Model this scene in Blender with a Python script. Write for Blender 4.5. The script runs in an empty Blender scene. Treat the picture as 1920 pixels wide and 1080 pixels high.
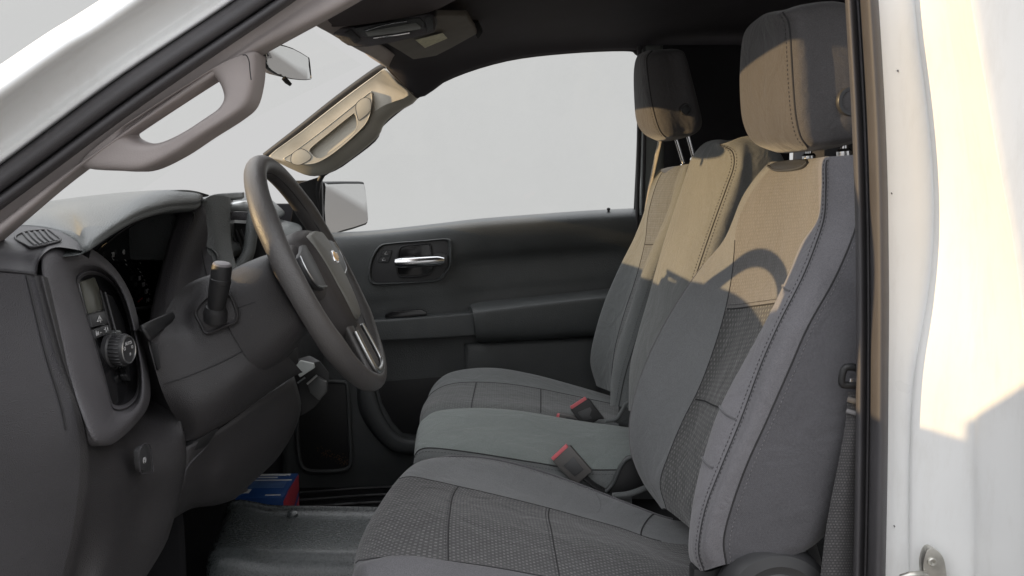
import bpy, bmesh, math, random
from mathutils import Vector, Matrix
R = math.radians
random.seed(4)
SC = bpy.context.scene
COL = SC.collection
# ------------------------------------------------------------------ camera, sky, sun, exposure
CAM = Vector((0, -0.95, 1.5)); YAW = R(2.0); PITCH = R(6.4); FOC = 1770.0
FW = Vector((math.sin(YAW)*math.cos(PITCH), math.cos(YAW)*math.cos(PITCH), -math.sin(PITCH)))
RT = Vector((math.cos(YAW), -math.sin(YAW), 0)); UP = RT.cross(FW)
cd = bpy.data.cameras.new("camera"); cam = bpy.data.objects.new("camera", cd); COL.objects.link(cam)
cd.sensor_width = 36; cd.lens = FOC/1920*36; cd.clip_start = 0.02; cd.clip_end = 2000
cam.matrix_world = Matrix.Translation(CAM) @ Matrix((RT, UP, -FW)).transposed().to_4x4()
SC.camera = cam
SUN_EL, SUN_AZ = R(10.6), R(2.8)        # azimuth away from straight ahead, towards the driver's side
wd = bpy.data.worlds.new("World"); SC.world = wd; wd.use_nodes = True
nt = wd.node_tree; N = nt.nodes; L = nt.links
bg = N['Background']
sky = N.new('ShaderNodeTexSky'); sky.sky_type = 'NISHITA'; sky.sun_disc = False
sky.sun_elevation = SUN_EL; sky.sun_rotation = R(-90)-SUN_AZ; sky.dust_density = 4
hs = N.new('ShaderNodeHueSaturation'); hs.inputs['Saturation'].default_value = 0.15; L.new(sky.outputs[0], hs.inputs['Color'])
tc = N.new('ShaderNodeTexCoord'); sp = N.new('ShaderNodeSeparateXYZ'); L.new(tc.outputs['Generated'], sp.inputs[0])
rp = N.new('ShaderNodeValToRGB')      # thick overcast veil: even near the horizon, brighter overhead, dull ground haze below
mr = N.new('ShaderNodeMapRange'); mr.inputs[1].default_value = -1; mr.inputs[2].default_value = 1
L.new(sp.outputs[2], mr.inputs[0]); L.new(mr.outputs[0], rp.inputs[0])
E = rp.color_ramp.elements
E[0].position = 0.0; E[0].color = (3.2, 2.95, 2.7, 1)
E[1].position = 1.0; E[1].color = (16.5, 16.8, 17.6, 1)
for p, c in ((0.435, (2.5, 2.4, 2.35, 1)), (0.476, (4.62, 4.62, 4.62, 1)), (0.605, (4.62, 4.62, 4.62, 1)), (0.70, (13.0, 13.1, 13.4, 1))):
    e = E.new(p); e.color = c
mx = N.new('ShaderNodeMix'); mx.data_type = 'RGBA'; mx.inputs[0].default_value = 0.985
L.new(hs.outputs[0], mx.inputs[6]); L.new(rp.outputs[0], mx.inputs[7]); L.new(mx.outputs[2], bg.inputs['Color'])
bg.inputs['Strength'].default_value = 0.10
sl = bpy.data.lights.new("sun", 'SUN'); so = bpy.data.objects.new("sun", sl); COL.objects.link(so)
sl.energy = 3.4; sl.angle = R(0.5); sl.color = (1.0, 0.70, 0.36)
SDIR = Vector((-math.cos(SUN_EL)*math.cos(SUN_AZ), -math.cos(SUN_EL)*math.sin(SUN_AZ), math.sin(SUN_EL)))
so.rotation_euler = SDIR.to_track_quat('Z', 'Y').to_euler(); so.location = (-3, -1, 3)
vs = SC.view_settings; vs.view_transform = 'Standard'; vs.look = 'None'; vs.gamma = 1; vs.exposure = 0.45
try: SC.cycles.max_bounces = 10; SC.cycles.transparent_max_bounces = 16
except Exception: pass

# ------------------------------------------------------------------ helpers
def ray(px, py): return FW + RT*((px-960)/FOC) + UP*((540-py)/FOC)
def W(px, py, Y):
    d = ray(px, py); return CAM + d*((Y-CAM.y)/d.y)
def WX(px, py, X):
    d = ray(px, py); return CAM + d*((X-CAM.x)/d.x)
def V3(x, y, z): return Vector((x, y, 1.5+z))        # z measured from eye height
def C(pts, Y=None):
    o = []
    for p in pts:
        if isinstance(p, Vector): o.append(p.copy())
        elif len(p) == 3: o.append(W(*p))
        else: o.append(W(p[0], p[1], Y))
    return o
def cr1(p0, p1, p2, p3, t):
    t2 = t*t; t3 = t2*t
    return 0.5*((2*p1) + (p2-p0)*t + (2*p0-5*p1+4*p2-p3)*t2 + (3*p1-p0-3*p2+p3)*t3)
def crv(P, t, closed=False):
    n = len(P)
    if n == 1: return P[0].copy()
    if closed:
        i = int(math.floor(t)); f = t-i
        return cr1(P[(i-1) % n], P[i % n], P[(i+1) % n], P[(i+2) % n], f)
    t = max(0, min(n-1, t)); i = min(int(t), n-2); f = t-i
    a = P[i-1] if i > 0 else 2*P[0]-P[1]
    d = P[i+2] if i+2 < n else 2*P[-1]-P[-2]
    return cr1(a, P[i], P[i+1], d, f)
def samp(P, k, closed=False):
    n = len(P) if closed else len(P)-1
    m = n*k
    return [crv(P, j/k, closed) for j in range(m if closed else m+1)]
def even(P, step, closed=False):
    D = samp(P, 12, closed)
    if closed: D.append(D[0])
    out = [D[0]]; acc = 0
    for a, b in zip(D, D[1:]):
        l = (b-a).length; s = 0
        while l > 1e-9 and acc+(l-s) >= step:
            s += step-acc; out.append(a.lerp(b, s/l)); acc = 0
        acc += l-s
    return out
def link(name, me, mat, parent, smooth=True):
    o = bpy.data.objects.new(name, me); COL.objects.link(o)
    if mat and not me.materials: me.materials.append(mat)
    if smooth:
        for p in me.polygons: p.use_smooth = True
    if parent is not None:
        o.parent = parent; o.matrix_parent_inverse = parent_world(parent).inverted()
    return o
LOC = {}
def parent_world(p):
    return Matrix.Translation(LOC.get(p.name, Vector((0, 0, 0))))
def thing(name, label, cat, loc, group=None):
    o = bpy.data.objects.new(name, None); COL.objects.link(o); o.location = loc; o.empty_display_size = 0.05
    LOC[o.name] = Vector(loc)
    o['label'] = label; o['category'] = cat; o['kind'] = 'thing'
    if group: o['group'] = group
    return o
def bmo(name, bm, mat, parent, smooth=True, ang=None):
    bmesh.ops.recalc_face_normals(bm, faces=bm.faces)
    me = bpy.data.meshes.new(name); bm.to_mesh(me); bm.free()
    o = link(name, me, mat, parent, smooth)
    if ang: sharp(me, ang)
    return o
def sharp(me, ang):
    bm = bmesh.new(); bm.from_mesh(me)
    for e in bm.edges:
        e.smooth = not (len(e.link_faces) == 2 and e.calc_face_angle(0) > R(ang))
    bm.to_mesh(me); bm.free()

class Surf:
    def __init__(s, curves, cu=False, cv=False):
        s.c = curves; s.cu = cu; s.cv = cv; s.K = len(curves[0])
        assert all(len(c) == s.K for c in curves), [len(c) for c in curves]
    def at(s, u, v):
        n = len(s.c)
        if s.cu: i0 = int(math.floor(u)); idx = [(i0+k) % n for k in (-1, 0, 1, 2)]; f = u-i0
        else:
            u = max(0, min(n-1, u)); i0 = min(int(u), n-2); f = u-i0; idx = [i0-1, i0, i0+1, i0+2]
        q = {}
        def g(i): return crv(s.c[i], v, s.cv)
        p1, p2 = g(idx[1]), g(idx[2])
        p0 = g(idx[0]) if idx[0] >= 0 else 2*p1-p2
        p3 = g(idx[3]) if idx[3] < n else 2*p2-p1
        return cr1(p0, p1, p2, p3, f)
    def nrm(s, u, v):
        e = 0.02
        a = s.at(u+e, v)-s.at(u-e, v); b = s.at(u, v+e)-s.at(u, v-e)
        n = a.cross(b)
        if n.length < 1e-12: return Vector((0, -1, 0))
        n.normalize(); p = s.at(u, v)
        return n if n.dot(CAM-p) > 0 else -n
    def mesh(s, name, mat, parent, nu=5, nv=4, u0=None, u1=None, v0=None, v1=None, th=0, cap0=False, cap1=False, sub=0):
        n = len(s.c)
        full_u = s.cu and u0 is None; full_v = s.cv and v0 is None
        u0 = 0 if u0 is None else u0; u1 = (n if s.cu else n-1) if u1 is None else u1
        v0 = 0 if v0 is None else v0; v1 = (s.K if s.cv else s.K-1) if v1 is None else v1
        mu = max(2, round((u1-u0)*nu)); mv = max(2, round((v1-v0)*nv))
        us = [u0+(u1-u0)*i/mu for i in range(mu if full_u else mu+1)]
        vv = [v0+(v1-v0)*j/mv for j in range(mv if full_v else mv+1)]
        G = [[s.at(u, v) for v in vv] for u in us]
        bm = bmesh.new(); uvl = bm.loops.layers.uv.new('UVMap')
        B = [[bm.verts.new(p) for p in row] for row in G]
        # metric uv
        jm = len(vv)//2; im = len(us)//2
        cu = [0]
        for i in range(1, len(us)): cu.append(cu[-1]+sum((G[i][j]-G[i-1][j]).length for j in (jm//2, jm, min(len(vv)-1, jm+jm//2)))/3)
        cv = [0]
        for j in range(1, len(vv)): cv.append(cv[-1]+sum((G[i][j]-G[i][j-1]).length for i in (im//2, im, min(len(us)-1, im+im//2)))/3)
        cu.append(cu[-1]+0.01); cv.append(cv[-1]+0.01)
        for i in range(len(us) if full_u else len(us)-1):
            for j in range(len(vv) if full_v else len(vv)-1):
                i2 = (i+1) % len(us); j2 = (j+1) % len(vv)
                q = [B[i][j], B[i2][j], B[i2][j2], B[i][j2]]
                if len(set(q)) < 4: continue
                f = bm.faces.new(q)
                for l, t in zip(f.loops, ((cu[i], cv[j]), (cu[i+1], cv[j]), (cu[i+1], cv[j+1]), (cu[i], cv[j+1]))): l[uvl].uv = t
        if cap0 and full_v: bm.faces.new(B[0])
        if cap1 and full_v: bm.faces.new(B[-1])
        if (cap0 or cap1) and full_u:
            if cap0: bm.faces.new([B[i][0] for i in range(len(us))])
            if cap1: bm.faces.new([B[i][-1] for i in range(len(us))])
        o = bmo(name, bm, mat, parent)
        if th:
            m = o.modifiers.new('thick', 'SOLIDIFY'); m.thickness = th; m.offset = 0
        return o
    def upath(s, u, v0=0, v1=None, step=0.02, lift=0.0):
        v1 = (s.K if s.cv else s.K-1) if v1 is None else v1
        P = []; n = max(4, int((v1-v0)*5))
        for j in range(n+1):
            v = v0+(v1-v0)*j/n; p = s.at(u, v); P.append(p+s.nrm(u, v)*lift)
        return P
    def vpath(s, v, u0, u1, lift=0.0, n=14):
        return [s.at(u0+(u1-u0)*i/n, v)+s.nrm(u0+(u1-u0)*i/n, v)*lift for i in range(n+1)]

def tube_bm(bm, P, r, k=8, closed=False, flat=None):
    n = len(P); rings = []
    prev = None
    for i, p in enumerate(P):
        a = P[(i-1) % n] if closed or i > 0 else P[0]; b = P[(i+1) % n] if closed or i < n-1 else P[-1]
        t = (b-a); t = t.normalized() if t.length > 1e-9 else Vector((1, 0, 0))
        if prev is None:
            ref = Vector((0, 0, 1)) if abs(t.z) < 0.9 else Vector((1, 0, 0)); x = t.cross(ref).normalized()
        else:
            x = (prev - t*prev.dot(t)).normalized()
        prev = x; y = t.cross(x)
        rr = r[i] if isinstance(r, (list, tuple)) else r
        f = flat or 1
        rings.append([bm.verts.new(p+x*(rr*math.cos(2*math.pi*j/k))+y*(rr*f*math.sin(2*math.pi*j/k))) for j in range(k)])
    for i in range(n if closed else n-1):
        A = rings[i]; Bq = rings[(i+1) % n]
        for j in range(k): bm.faces.new((A[j], A[(j+1) % k], Bq[(j+1) % k], Bq[j]))
    if not closed: bm.faces.new(rings[0]); bm.faces.new(rings[-1])
def tube(name, P, r, mat, parent, k=8, closed=False, flat=None):
    bm = bmesh.new(); tube_bm(bm, P, r, k, closed, flat); return bmo(name, bm, mat, parent, ang=60)
def stitches(name, P, mat, parent, ln=0.0030, gap=0.0030, r=0.00048):
    bm = bmesh.new(); D = even(P, (ln+gap)/2)
    for i in range(0, len(D)-1, 2): tube_bm(bm, [D[i], D[i].lerp(D[i+1], 2*ln/(ln+gap) if ln < gap else 1.0)], r, 4)
    o = bmo(name, bm, mat, parent); o['kind'] = 'stuff'; return o
def slab(name, loop, off, mat, parent, bev=0.002, seg=2, sm=None):
    """a plate: closed outline in space, thickness vector off pointing away from the viewer"""
    if sm: loop = samp(loop, sm, True)
    bm = bmesh.new(); vs_ = [bm.verts.new(p) for p in loop]; f = bm.faces.new(vs_)
    r = bmesh.ops.extrude_face_region(bm, geom=[f]); nv = [g for g in r['geom'] if isinstance(g, bmesh.types.BMVert)]
    bmesh.ops.translate(bm, verts=nv, vec=off)
    bmesh.ops.recalc_face_normals(bm, faces=bm.faces)
    if bev:
        es = [e for e in bm.edges if e.calc_face_angle(0) > R(35)]
        bmesh.ops.bevel(bm, geom=es, offset=bev, segments=seg, affect='EDGES', profile=0.6, clamp_overlap=True)
    return bmo(name, bm, mat, parent, ang=40)
def box(name, c, ax, mat, parent, bev=0.003, seg=2):
    bm = bmesh.new(); a, b, d = ax
    vs_ = [bm.verts.new(c+a*i+b*j+d*k) for i in (-1, 1) for j in (-1, 1) for k in (-1, 1)]
    for q in ((0, 1, 3, 2), (4, 6, 7, 5), (0, 4, 5, 1), (2, 3, 7, 6), (0, 2, 6, 4), (1, 5, 7, 3)): bm.faces.new([vs_[i] for i in q])
    bmesh.ops.recalc_face_normals(bm, faces=bm.faces)
    if bev: bmesh.ops.bevel(bm, geom=list(bm.edges), offset=bev, segments=seg, affect='EDGES', profile=0.6, clamp_overlap=True)
    return bmo(name, bm, mat, parent, ang=40)
def lathe(name, c, axis, prof, mat, parent, k=32, up=None):
    """prof: (radius, height along axis)"""
    axis = axis.normalized(); ref = up or (Vector((0, 0, 1)) if abs(axis.z) < 0.9 else Vector((1, 0, 0)))
    x = axis.cross(ref).normalized(); y = axis.cross(x)
    bm = bmesh.new(); rings = []
    for r, h in prof:
        rings.append([bm.verts.new(c+axis*h+(x*math.cos(2*math.pi*j/k)+y*math.sin(2*math.pi*j/k))*max(r, 1e-5)) for j in range(k)])
    for A, Bq in zip(rings, rings[1:]):
        for j in range(k): bm.faces.new((A[j], A[(j+1) % k], Bq[(j+1) % k], Bq[j]))
    bm.faces.new(rings[0]); bm.faces.new(rings[-1])
    return bmo(name, bm, mat, parent, ang=35)
def text(name, s, pos, right, up, size, mat, parent):
    cu = bpy.data.curves.new(name, 'FONT'); cu.body = s; cu.size = size; cu.align_x = 'CENTER'; cu.align_y = 'CENTER'; cu.extrude = 0.0002
    t_ = bpy.data.objects.new(name, cu); COL.objects.link(t_)
    r = right.normalized(); n = r.cross(up).normalized(); u = n.cross(r)
    m = Matrix((r, u, n)).transposed().to_4x4(); m.translation = pos
    bpy.context.view_layer.update()
    me = bpy.data.meshes.new_from_object(t_.evaluated_get(bpy.context.evaluated_depsgraph_get()))
    bpy.data.objects.remove(t_); me.transform(m); me.materials.clear(); me.name = name
    return link(name, me, mat, parent, smooth=False)
def off(P, x=0, y=0, z=0): return [p+Vector((x, y, z)) for p in P]
def atY(P, Y): return [Vector((p.x, Y, p.z)) for p in P]

# ------------------------------------------------------------------ materials
def mat(name, col, rough=0.5, metal=0.0, grain=0.0, gscale=900, var=0.12, vscale=14, coat=0.0, spec=0.5, sheen=0.0, dust=0.0):
    m = bpy.data.materials.new(name); m.use_nodes = True; t = m.node_tree; n = t.nodes; l = t.links
    b = n['Principled BSDF']
    b.inputs['Roughness'].default_value = rough; b.inputs['Metallic'].default_value = metal
    b.inputs['Specular IOR Level'].default_value = spec
    b.inputs['Coat Weight'].default_value = coat; b.inputs['Coat Roughness'].default_value = 0.12
    if sheen: b.inputs['Sheen Weight'].default_value = sheen; b.inputs['Sheen Roughness'].default_value = 0.5
    c = n.new('ShaderNodeTexCoord')
    z = n.new('ShaderNodeTexNoise'); z.inputs['Scale'].default_value = vscale; z.inputs['Detail'].default_value = 5
    l.new(c.outputs['Object'], z.inputs['Vector'])
    r = n.new('ShaderNodeMapRange'); r.inputs[1].default_value = 0.25; r.inputs[2].default_value = 0.75
    r.inputs[3].default_value = 1-var; r.inputs[4].default_value = 1+var; l.new(z.outputs[0], r.inputs[0])
    h = n.new('ShaderNodeMix'); h.data_type = 'RGBA'; h.blend_type = 'MULTIPLY'; h.inputs[0].default_value = 1
    h.inputs[6].default_value = (*col, 1); l.new(r.outputs[0], h.inputs[7])
    out = h.outputs[2]
    if dust:
        z2 = n.new('ShaderNodeTexNoise'); z2.inputs['Scale'].default_value = 420; z2.inputs['Detail'].default_value = 2
        l.new(c.outputs['Object'], z2.inputs['Vector'])
        r2 = n.new('ShaderNodeMapRange'); r2.inputs[1].default_value = 0.74; r2.inputs[2].default_value = 0.80; r2.inputs[4].default_value = dust
        l.new(z2.outputs[0], r2.inputs[0])
        d = n.new('ShaderNodeMix'); d.data_type = 'RGBA'; l.new(r2.outputs[0], d.inputs[0]); l.new(out, d.inputs[6]); d.inputs[7].default_value = (.4, .38, .35, 1)
        out = d.outputs[2]
    l.new(out, b.inputs['Base Color'])
    r3 = n.new('ShaderNodeMapRange'); r3.inputs[3].default_value = max(0, rough-0.07); r3.inputs[4].default_value = min(1, rough+0.07)
    l.new(z.outputs[0], r3.inputs[0]); l.new(r3.outputs[0], b.inputs['Roughness'])
    if grain:
        g = n.new('ShaderNodeTexVoronoi'); g.inputs['Scale'].default_value = gscale; l.new(c.outputs['Object'], g.inputs['Vector'])
        bp = n.new('ShaderNodeBump'); bp.inputs['Strength'].default_value = grain; bp.inputs['Distance'].default_value = 0.001
        l.new(g.outputs['Distance'], bp.inputs['Height']); l.new(bp.outputs[0], b.inputs['Normal'])
    return m
def fabric(name, col, dash=None, pu=0.0088, pv=0.0056, du=0.40, dv=0.55, weave=0.45, rib=False):
    m = bpy.data.materials.new(name); m.use_nodes = True; t = m.node_tree; n = t.nodes; l = t.links
    b = n['Principled BSDF']; b.inputs['Roughness'].default_value = 0.9; b.inputs['Specular IOR Level'].default_value = 0.2
    b.inputs['Sheen Weight'].default_value = 0.25; b.inputs['Sheen Roughness'].default_value = 0.45
    uv = n.new('ShaderNodeUVMap'); c = n.new('ShaderNodeTexCoord')
    def M(op, a, b_=None, c_=None):
        x = n.new('ShaderNodeMath'); x.operation = op
        for i, q in enumerate((a, b_, c_)):
            if q is None: continue
            if isinstance(q, (int, float)): x.inputs[i].default_value = q
            else: l.new(q, x.inputs[i])
        return x.outputs[0]
    s = n.new('ShaderNodeSeparateXYZ'); l.new(uv.outputs[0], s.inputs[0])
    z = n.new('ShaderNodeTexNoise'); z.inputs['Scale'].default_value = 750; z.inputs['Detail'].default_value = 1; l.new(c.outputs['Object'], z.inputs['Vector'])
    z2 = n.new('ShaderNodeTexNoise'); z2.inputs['Scale'].default_value = 9; z2.inputs['Detail'].default_value = 4; l.new(c.outputs['Object'], z2.inputs['Vector'])
    k = M('MULTIPLY', M('ADD', M('MULTIPLY', z.outputs[0], weave*1.6), 1-weave*0.8), M('ADD', M('MULTIPLY', z2.outputs[0], 0.3), 0.85))
    # yarn: fine twill from two sine waves
    tw = M('SINE', M('MULTIPLY', M('ADD', s.outputs[0], s.outputs[1]), 2*math.pi/0.0019))
    tw2 = M('SINE', M('MULTIPLY', M('SUBTRACT', s.outputs[0], s.outputs[1]), 2*math.pi/0.0019))
    k = M('MULTIPLY', k, M('ADD', M('MULTIPLY', M('ADD', tw, tw2), 0.07), 1.0))
    h = n.new('ShaderNodeMix'); h.data_type = 'RGBA'; h.blend_type = 'MULTIPLY'; h.inputs[0].default_value = 1
    h.inputs[6].default_value = (*col, 1); l.new(k, h.inputs[7]); out = h.outputs[2]; hh = k
    if dash:
        iv = M('FLOOR', M('DIVIDE', s.outputs[1], pv))
        fu = M('FRACT', M('ADD', M('DIVIDE', s.outputs[0], pu), M('MULTIPLY', iv, 0.5)))
        fv = M('FRACT', M('DIVIDE', s.outputs[1], pv))
        msk = M('MULTIPLY', M('LESS_THAN', fu, du), M('LESS_THAN', fv, dv))
        wn = n.new('ShaderNodeTexWhiteNoise'); wn.noise_dimensions = '2D'
        cb = n.new('ShaderNodeCombineXYZ'); l.new(M('FLOOR', M('DIVIDE', s.outputs[0], pu)), cb.inputs[0]); l.new(iv, cb.inputs[1]); l.new(cb.outputs[0], wn.inputs['Vector'])
        msk = M('MULTIPLY', msk, M('ADD', M('MULTIPLY', wn.outputs['Value'], 0.6), 0.4))
        d = n.new('ShaderNodeMix'); d.data_type = 'RGBA'; l.new(msk, d.inputs[0]); l.new(out, d.inputs[6]); d.inputs[7].default_value = (*dash, 1); out = d.outputs[2]
        hh = M('ADD', k, M('MULTIPLY', msk, 0.6))
    if rib:
        rb = M('SINE', M('MULTIPLY', s.outputs[1], 2*math.pi/0.011)); hh = M('ADD', hh, M('MULTIPLY', rb, 1.2))
    l.new(out, b.inputs['Base Color'])
    bp = n.new('ShaderNodeBump'); bp.inputs['Strength'].default_value = 0.35; bp.inputs['Distance'].default_value = 0.0008
    l.new(hh, bp.inputs['Height'])
    # soft puckers in the cloth
    z3 = n.new('ShaderNodeTexNoise'); z3.inputs['Scale'].default_value = 16; z3.inputs['Detail'].default_value = 3; z3.inputs['Distortion'].default_value = 1.2; l.new(c.outputs['Object'], z3.inputs['Vector'])
    bp2 = n.new('ShaderNodeBump'); bp2.inputs['Strength'].default_value = 0.4; bp2.inputs['Distance'].default_value = 0.012
    l.new(z3.outputs[0], bp2.inputs['Height']); l.new(bp.outputs[0], bp2.inputs['Normal']); l.new(bp2.outputs[0], b.inputs['Normal'])
    return m
def glass(name, tint, refl=0.015, film=.02):
    m = bpy.data.materials.new(name); m.use_nodes = True; t = m.node_tree; n = t.nodes; l = t.links
    n.remove(n['Principled BSDF']); o = n['Material Output']
    a = n.new('ShaderNodeBsdfTransparent'); a.inputs[0].default_value = (*tint, 1)
    g = n.new('ShaderNodeBsdfGlossy'); g.inputs['Roughness'].default_value = 0.01
    x = n.new('ShaderNodeMixShader'); x.inputs[0].default_value = refl; l.new(a.outputs[0], x.inputs[1]); l.new(g.outputs[0], x.inputs[2]); df = n.new('ShaderNodeBsdfDiffuse'); df.inputs[0].default_value = (.7, .7, .7, 1)
    c = n.new('ShaderNodeTexCoord'); z = n.new('ShaderNodeTexNoise'); z.inputs['Scale'].default_value = 5; z.inputs['Detail'].default_value = 7; z.inputs['Roughness'].default_value = .75
    l.new(c.outputs['Object'], z.inputs['Vector']); r = n.new('ShaderNodeMapRange'); r.inputs[1].default_value = .4; r.inputs[2].default_value = .8; r.inputs[4].default_value = film; l.new(z.outputs[0], r.inputs[0])
    y = n.new('ShaderNodeMixShader'); l.new(r.outputs[0], y.inputs[0]); l.new(x.outputs[0], y.inputs[1]); l.new(df.outputs[0], y.inputs[2]); l.new(y.outputs[0], o.inputs[0])
    return m
M_FAB = fabric('seat_cloth', (.135, .133, .141))
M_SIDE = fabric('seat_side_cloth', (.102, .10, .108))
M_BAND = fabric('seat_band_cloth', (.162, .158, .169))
M_HEAD = fabric('headrest_cloth_dimmed', (.088, .084, .086))  # darker copy of the seat cloth; weaker sun is put into the colour
M_FAR = fabric('far_bolster_cloth_lit', (.19, .195, .20))  # lighter copy of the seat cloth; window light is put into the colour
M_FTRIM = mat('sunlit_trim_plastic', (.38, .36, .31), 0.6, grain=.15, gscale=500)  # lighter, yellower copy of the pillar trim; sunlit tone is in the colour
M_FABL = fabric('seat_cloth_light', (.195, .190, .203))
M_INS = fabric('seat_insert_cloth', (.080, .079, .081), dash=(.20, .197, .197))
M_INSB = fabric('back_insert_cloth', (.075, .075, .075), dash=(.22, .22, .21), pu=.0115, pv=.0082, du=.30, dv=.5)
M_INSU = fabric('seat_insert_plain_cloth', (.155, .151, .150), dash=(.20, .195, .19), weave=.7)
M_MID = fabric('middle_cloth_lit', (.205, .23, .222))  # lightened and greened; light through the tinted glass is painted into the cloth
M_MIDB = fabric('middle_back_cloth', (.182, .187, .184))
M_PFAB = fabric('passenger_cloth', (.152, .160, .160))
M_PINS = fabric('passenger_insert_cloth', (.105, .11, .11), dash=(.19, .19, .186), rib=True)
M_SEAM = mat('seam_dark', (.035, .034, .036), 0.9)
M_THREAD = mat('thread', (.20, .195, .20), 0.8)
M_THREADD = mat('thread_dark', (.075, .073, .077), 0.8)
M_POD = mat('switch_panel_plastic', (.102, .098, .105), 0.42, grain=.8, gscale=800)
M_DASH = mat('dash_plastic', (.055, .053, .058), 0.46, grain=0.7, gscale=850, dust=0.25)
M_DASHW = mat('lower_dash_plastic', (.043, .041, .043), 0.46, grain=0.6, gscale=850, dust=0.4)
M_DASHU = mat('upper_dash_vinyl', (.125, .135, .135), 0.40, grain=0.8, gscale=500)
M_DARK = mat('black_plastic', (.018, .018, .019), 0.5, grain=0.2)
M_DOOR = mat('door_plastic', (.074, .079, .080), 0.47, grain=0.5, gscale=380)
M_GLOSS = mat('piano_black', (.010, .010, .011), 0.18, coat=0.3)
M_BTN = mat('button_black', (.045, .045, .047), 0.42)
M_TRIM = mat('pillar_trim_plastic', (.35, .312, .304), 0.62, grain=0.15, gscale=500)
M_REAR = mat('rear_trim_cloth', (.03, .029, .033), 0.95)
M_LINER = mat('headliner_cloth_shaded', (.05, .047, .054), 0.95, grain=0.3, gscale=900)  # darker than the real lining; deep roof shade is put into the colour
M_RUB = mat('seal_rubber', (.065, .062, .066), 0.55, grain=0.3, gscale=1200)
M_WHITE = mat('white_paint', (.80, .805, .80), 0.3, coat=0.12, var=0.025, vscale=9)
def grime(m, amount=.22):
    t = m.node_tree; n = t.nodes; l = t.links; b = n['Principled BSDF']; src = b.inputs['Base Color'].links[0].from_socket
    c = n.new('ShaderNodeTexCoord'); mp = n.new('ShaderNodeMapping'); mp.inputs['Scale'].default_value = (1, 1, .22); l.new(c.outputs['Object'], mp.inputs[0])
    z = n.new('ShaderNodeTexNoise'); z.inputs['Scale'].default_value = 55; z.inputs['Detail'].default_value = 6; z.inputs['Roughness'].default_value = .7; l.new(mp.outputs[0], z.inputs['Vector'])
    r = n.new('ShaderNodeMapRange'); r.inputs[1].default_value = .5; r.inputs[2].default_value = .78; r.inputs[4].default_value = amount; l.new(z.outputs[0], r.inputs[0])
    x = n.new('ShaderNodeMix'); x.data_type = 'RGBA'; l.new(r.outputs[0], x.inputs[0]); l.new(src, x.inputs[6]); x.inputs[7].default_value = (.50, .47, .42, 1); l.new(x.outputs[2], b.inputs['Base Color'])
grime(M_WHITE)
M_CHROME = mat('chrome', (.75, .75, .76), 0.18, metal=1)
M_SATIN = mat('satin_silver', (.55, .56, .56), 0.35, metal=1)
M_STEEL = mat('zinc_steel', (.55, .54, .50), 0.38, metal=1, var=.25, vscale=60)
M_MIRROR = mat('mirror_glass', (.80, .80, .80), 0.03, metal=1, var=0.0)
M_RED = mat('red_plastic', (.72, .15, .17), 0.4)
M_WHEEL = mat('wheel_leather', (.080, .076, .075), 0.42, grain=0.35, gscale=520)
M_HUB = mat('hub_plastic', (.05, .046, .046), .5, grain=.3)
M_WFACE = mat('airbag_cover_plastic', (.17, .167, .152), 0.5, grain=0.3, gscale=600)
M_GOLD = mat('badge_gold', (.62, .36, .11), 0.35, metal=.6)
M_PRINT = mat('white_print', (.62, .62, .62), 0.6, var=0)
M_PRED = mat('red_print', (.6, .02, .02), 0.5, var=0)
M_WEB = fabric('belt_webbing', (.06, .058, .06), dash=(.13, .125, .125), pu=.0036, pv=.0036, du=.6, dv=.45)
M_FLOOR = mat('vinyl_floor', (.075, .084, .086), 0.28, grain=.35, gscale=600, var=.12, vscale=200, spec=1.0)
M_CARPET = mat('floor_carpet', (.010, .010, .011), 0.95, spec=.2, grain=0.8, gscale=300)
M_BLUE = mat('box_blue', (.012, .06, .22), 0.45)
M_BRED = mat('box_red', (.42, .04, .06), 0.45)
M_PAPER = mat('label_paper', (.62, .60, .42), 0.6, var=.2, vscale=120)
M_GLASS = glass('clear_glass', (.99, .995, .99))
M_TINT = glass('dark_rear_glass', (.03, .03, .03))
M_RUST = mat('mud_flecks', (.14, .085, .05), .9)

GX = Vector((1, 0, 0)); GY = Vector((0, 1, 0)); GZ = Vector((0, 0, 1))

# ================================================================== 1. CAB SHELL
cab = thing('pickup_cab', 'white pickup truck cab shell with headliner darkened for shade seen through its open driver doorway', 'truck cab', (0.0, 0.85, 0.45))
# driver-side windscreen pillar, painted skin and jamb
def band(P, Ys): return [W(p[0], p[1], y) for p, y in zip(P, Ys)]
YS = [0.095, 0.08, 0.08, 0.10, 0.13, 0.16]
def line(x0, yT0, k, Ys):      # crosses x=0 at y=x0 and y=0 at x=yT0, slight arch k, then bends level along the roof rail
    out = []
    for i, t in enumerate((-1.1, -0.45, 0.0, 0.5, 1.0)):
        x = yT0*t; y = x0*(1-t); b = 4*t*(1-t)*k if 0 <= t <= 1 else 0
        nx, ny = x0, yT0; q = math.hypot(nx, ny)
        out.append(W(x - b*nx/q, y - b*ny/q, Ys[i]))
    yh = -235-.58*(640-yT0); xc = yT0*(1-yh/x0)
    for x, y in ((yT0+.55*(xc-yT0), .55*yh), (xc-20, .93*yh), (xc+160, yh), (xc+500, yh), (1500, yh), (2100, yh)): out.append(W(x, y, Ys[5]))
    return out
def sh(d): return [y+d for y in YS]
a_ = off(line(122, 188, 2, sh(.03)), y=.08, x=-.03, z=.01)
a0 = line(122, 188, 2, sh(.03)); a1 = line(160, 236, 3, sh(-.005)); a1b = line(190, 275, 4, sh(.0))
a2 = line(215, 310, 5, sh(.03)); a3 = line(270, 385, 6, sh(.055)); a4 = line(293, 415, 6, sh(.052)); a5 = line(306, 436, 6, sh(.056)); a6 = line(312, 444, 6, sh(.075))
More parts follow.
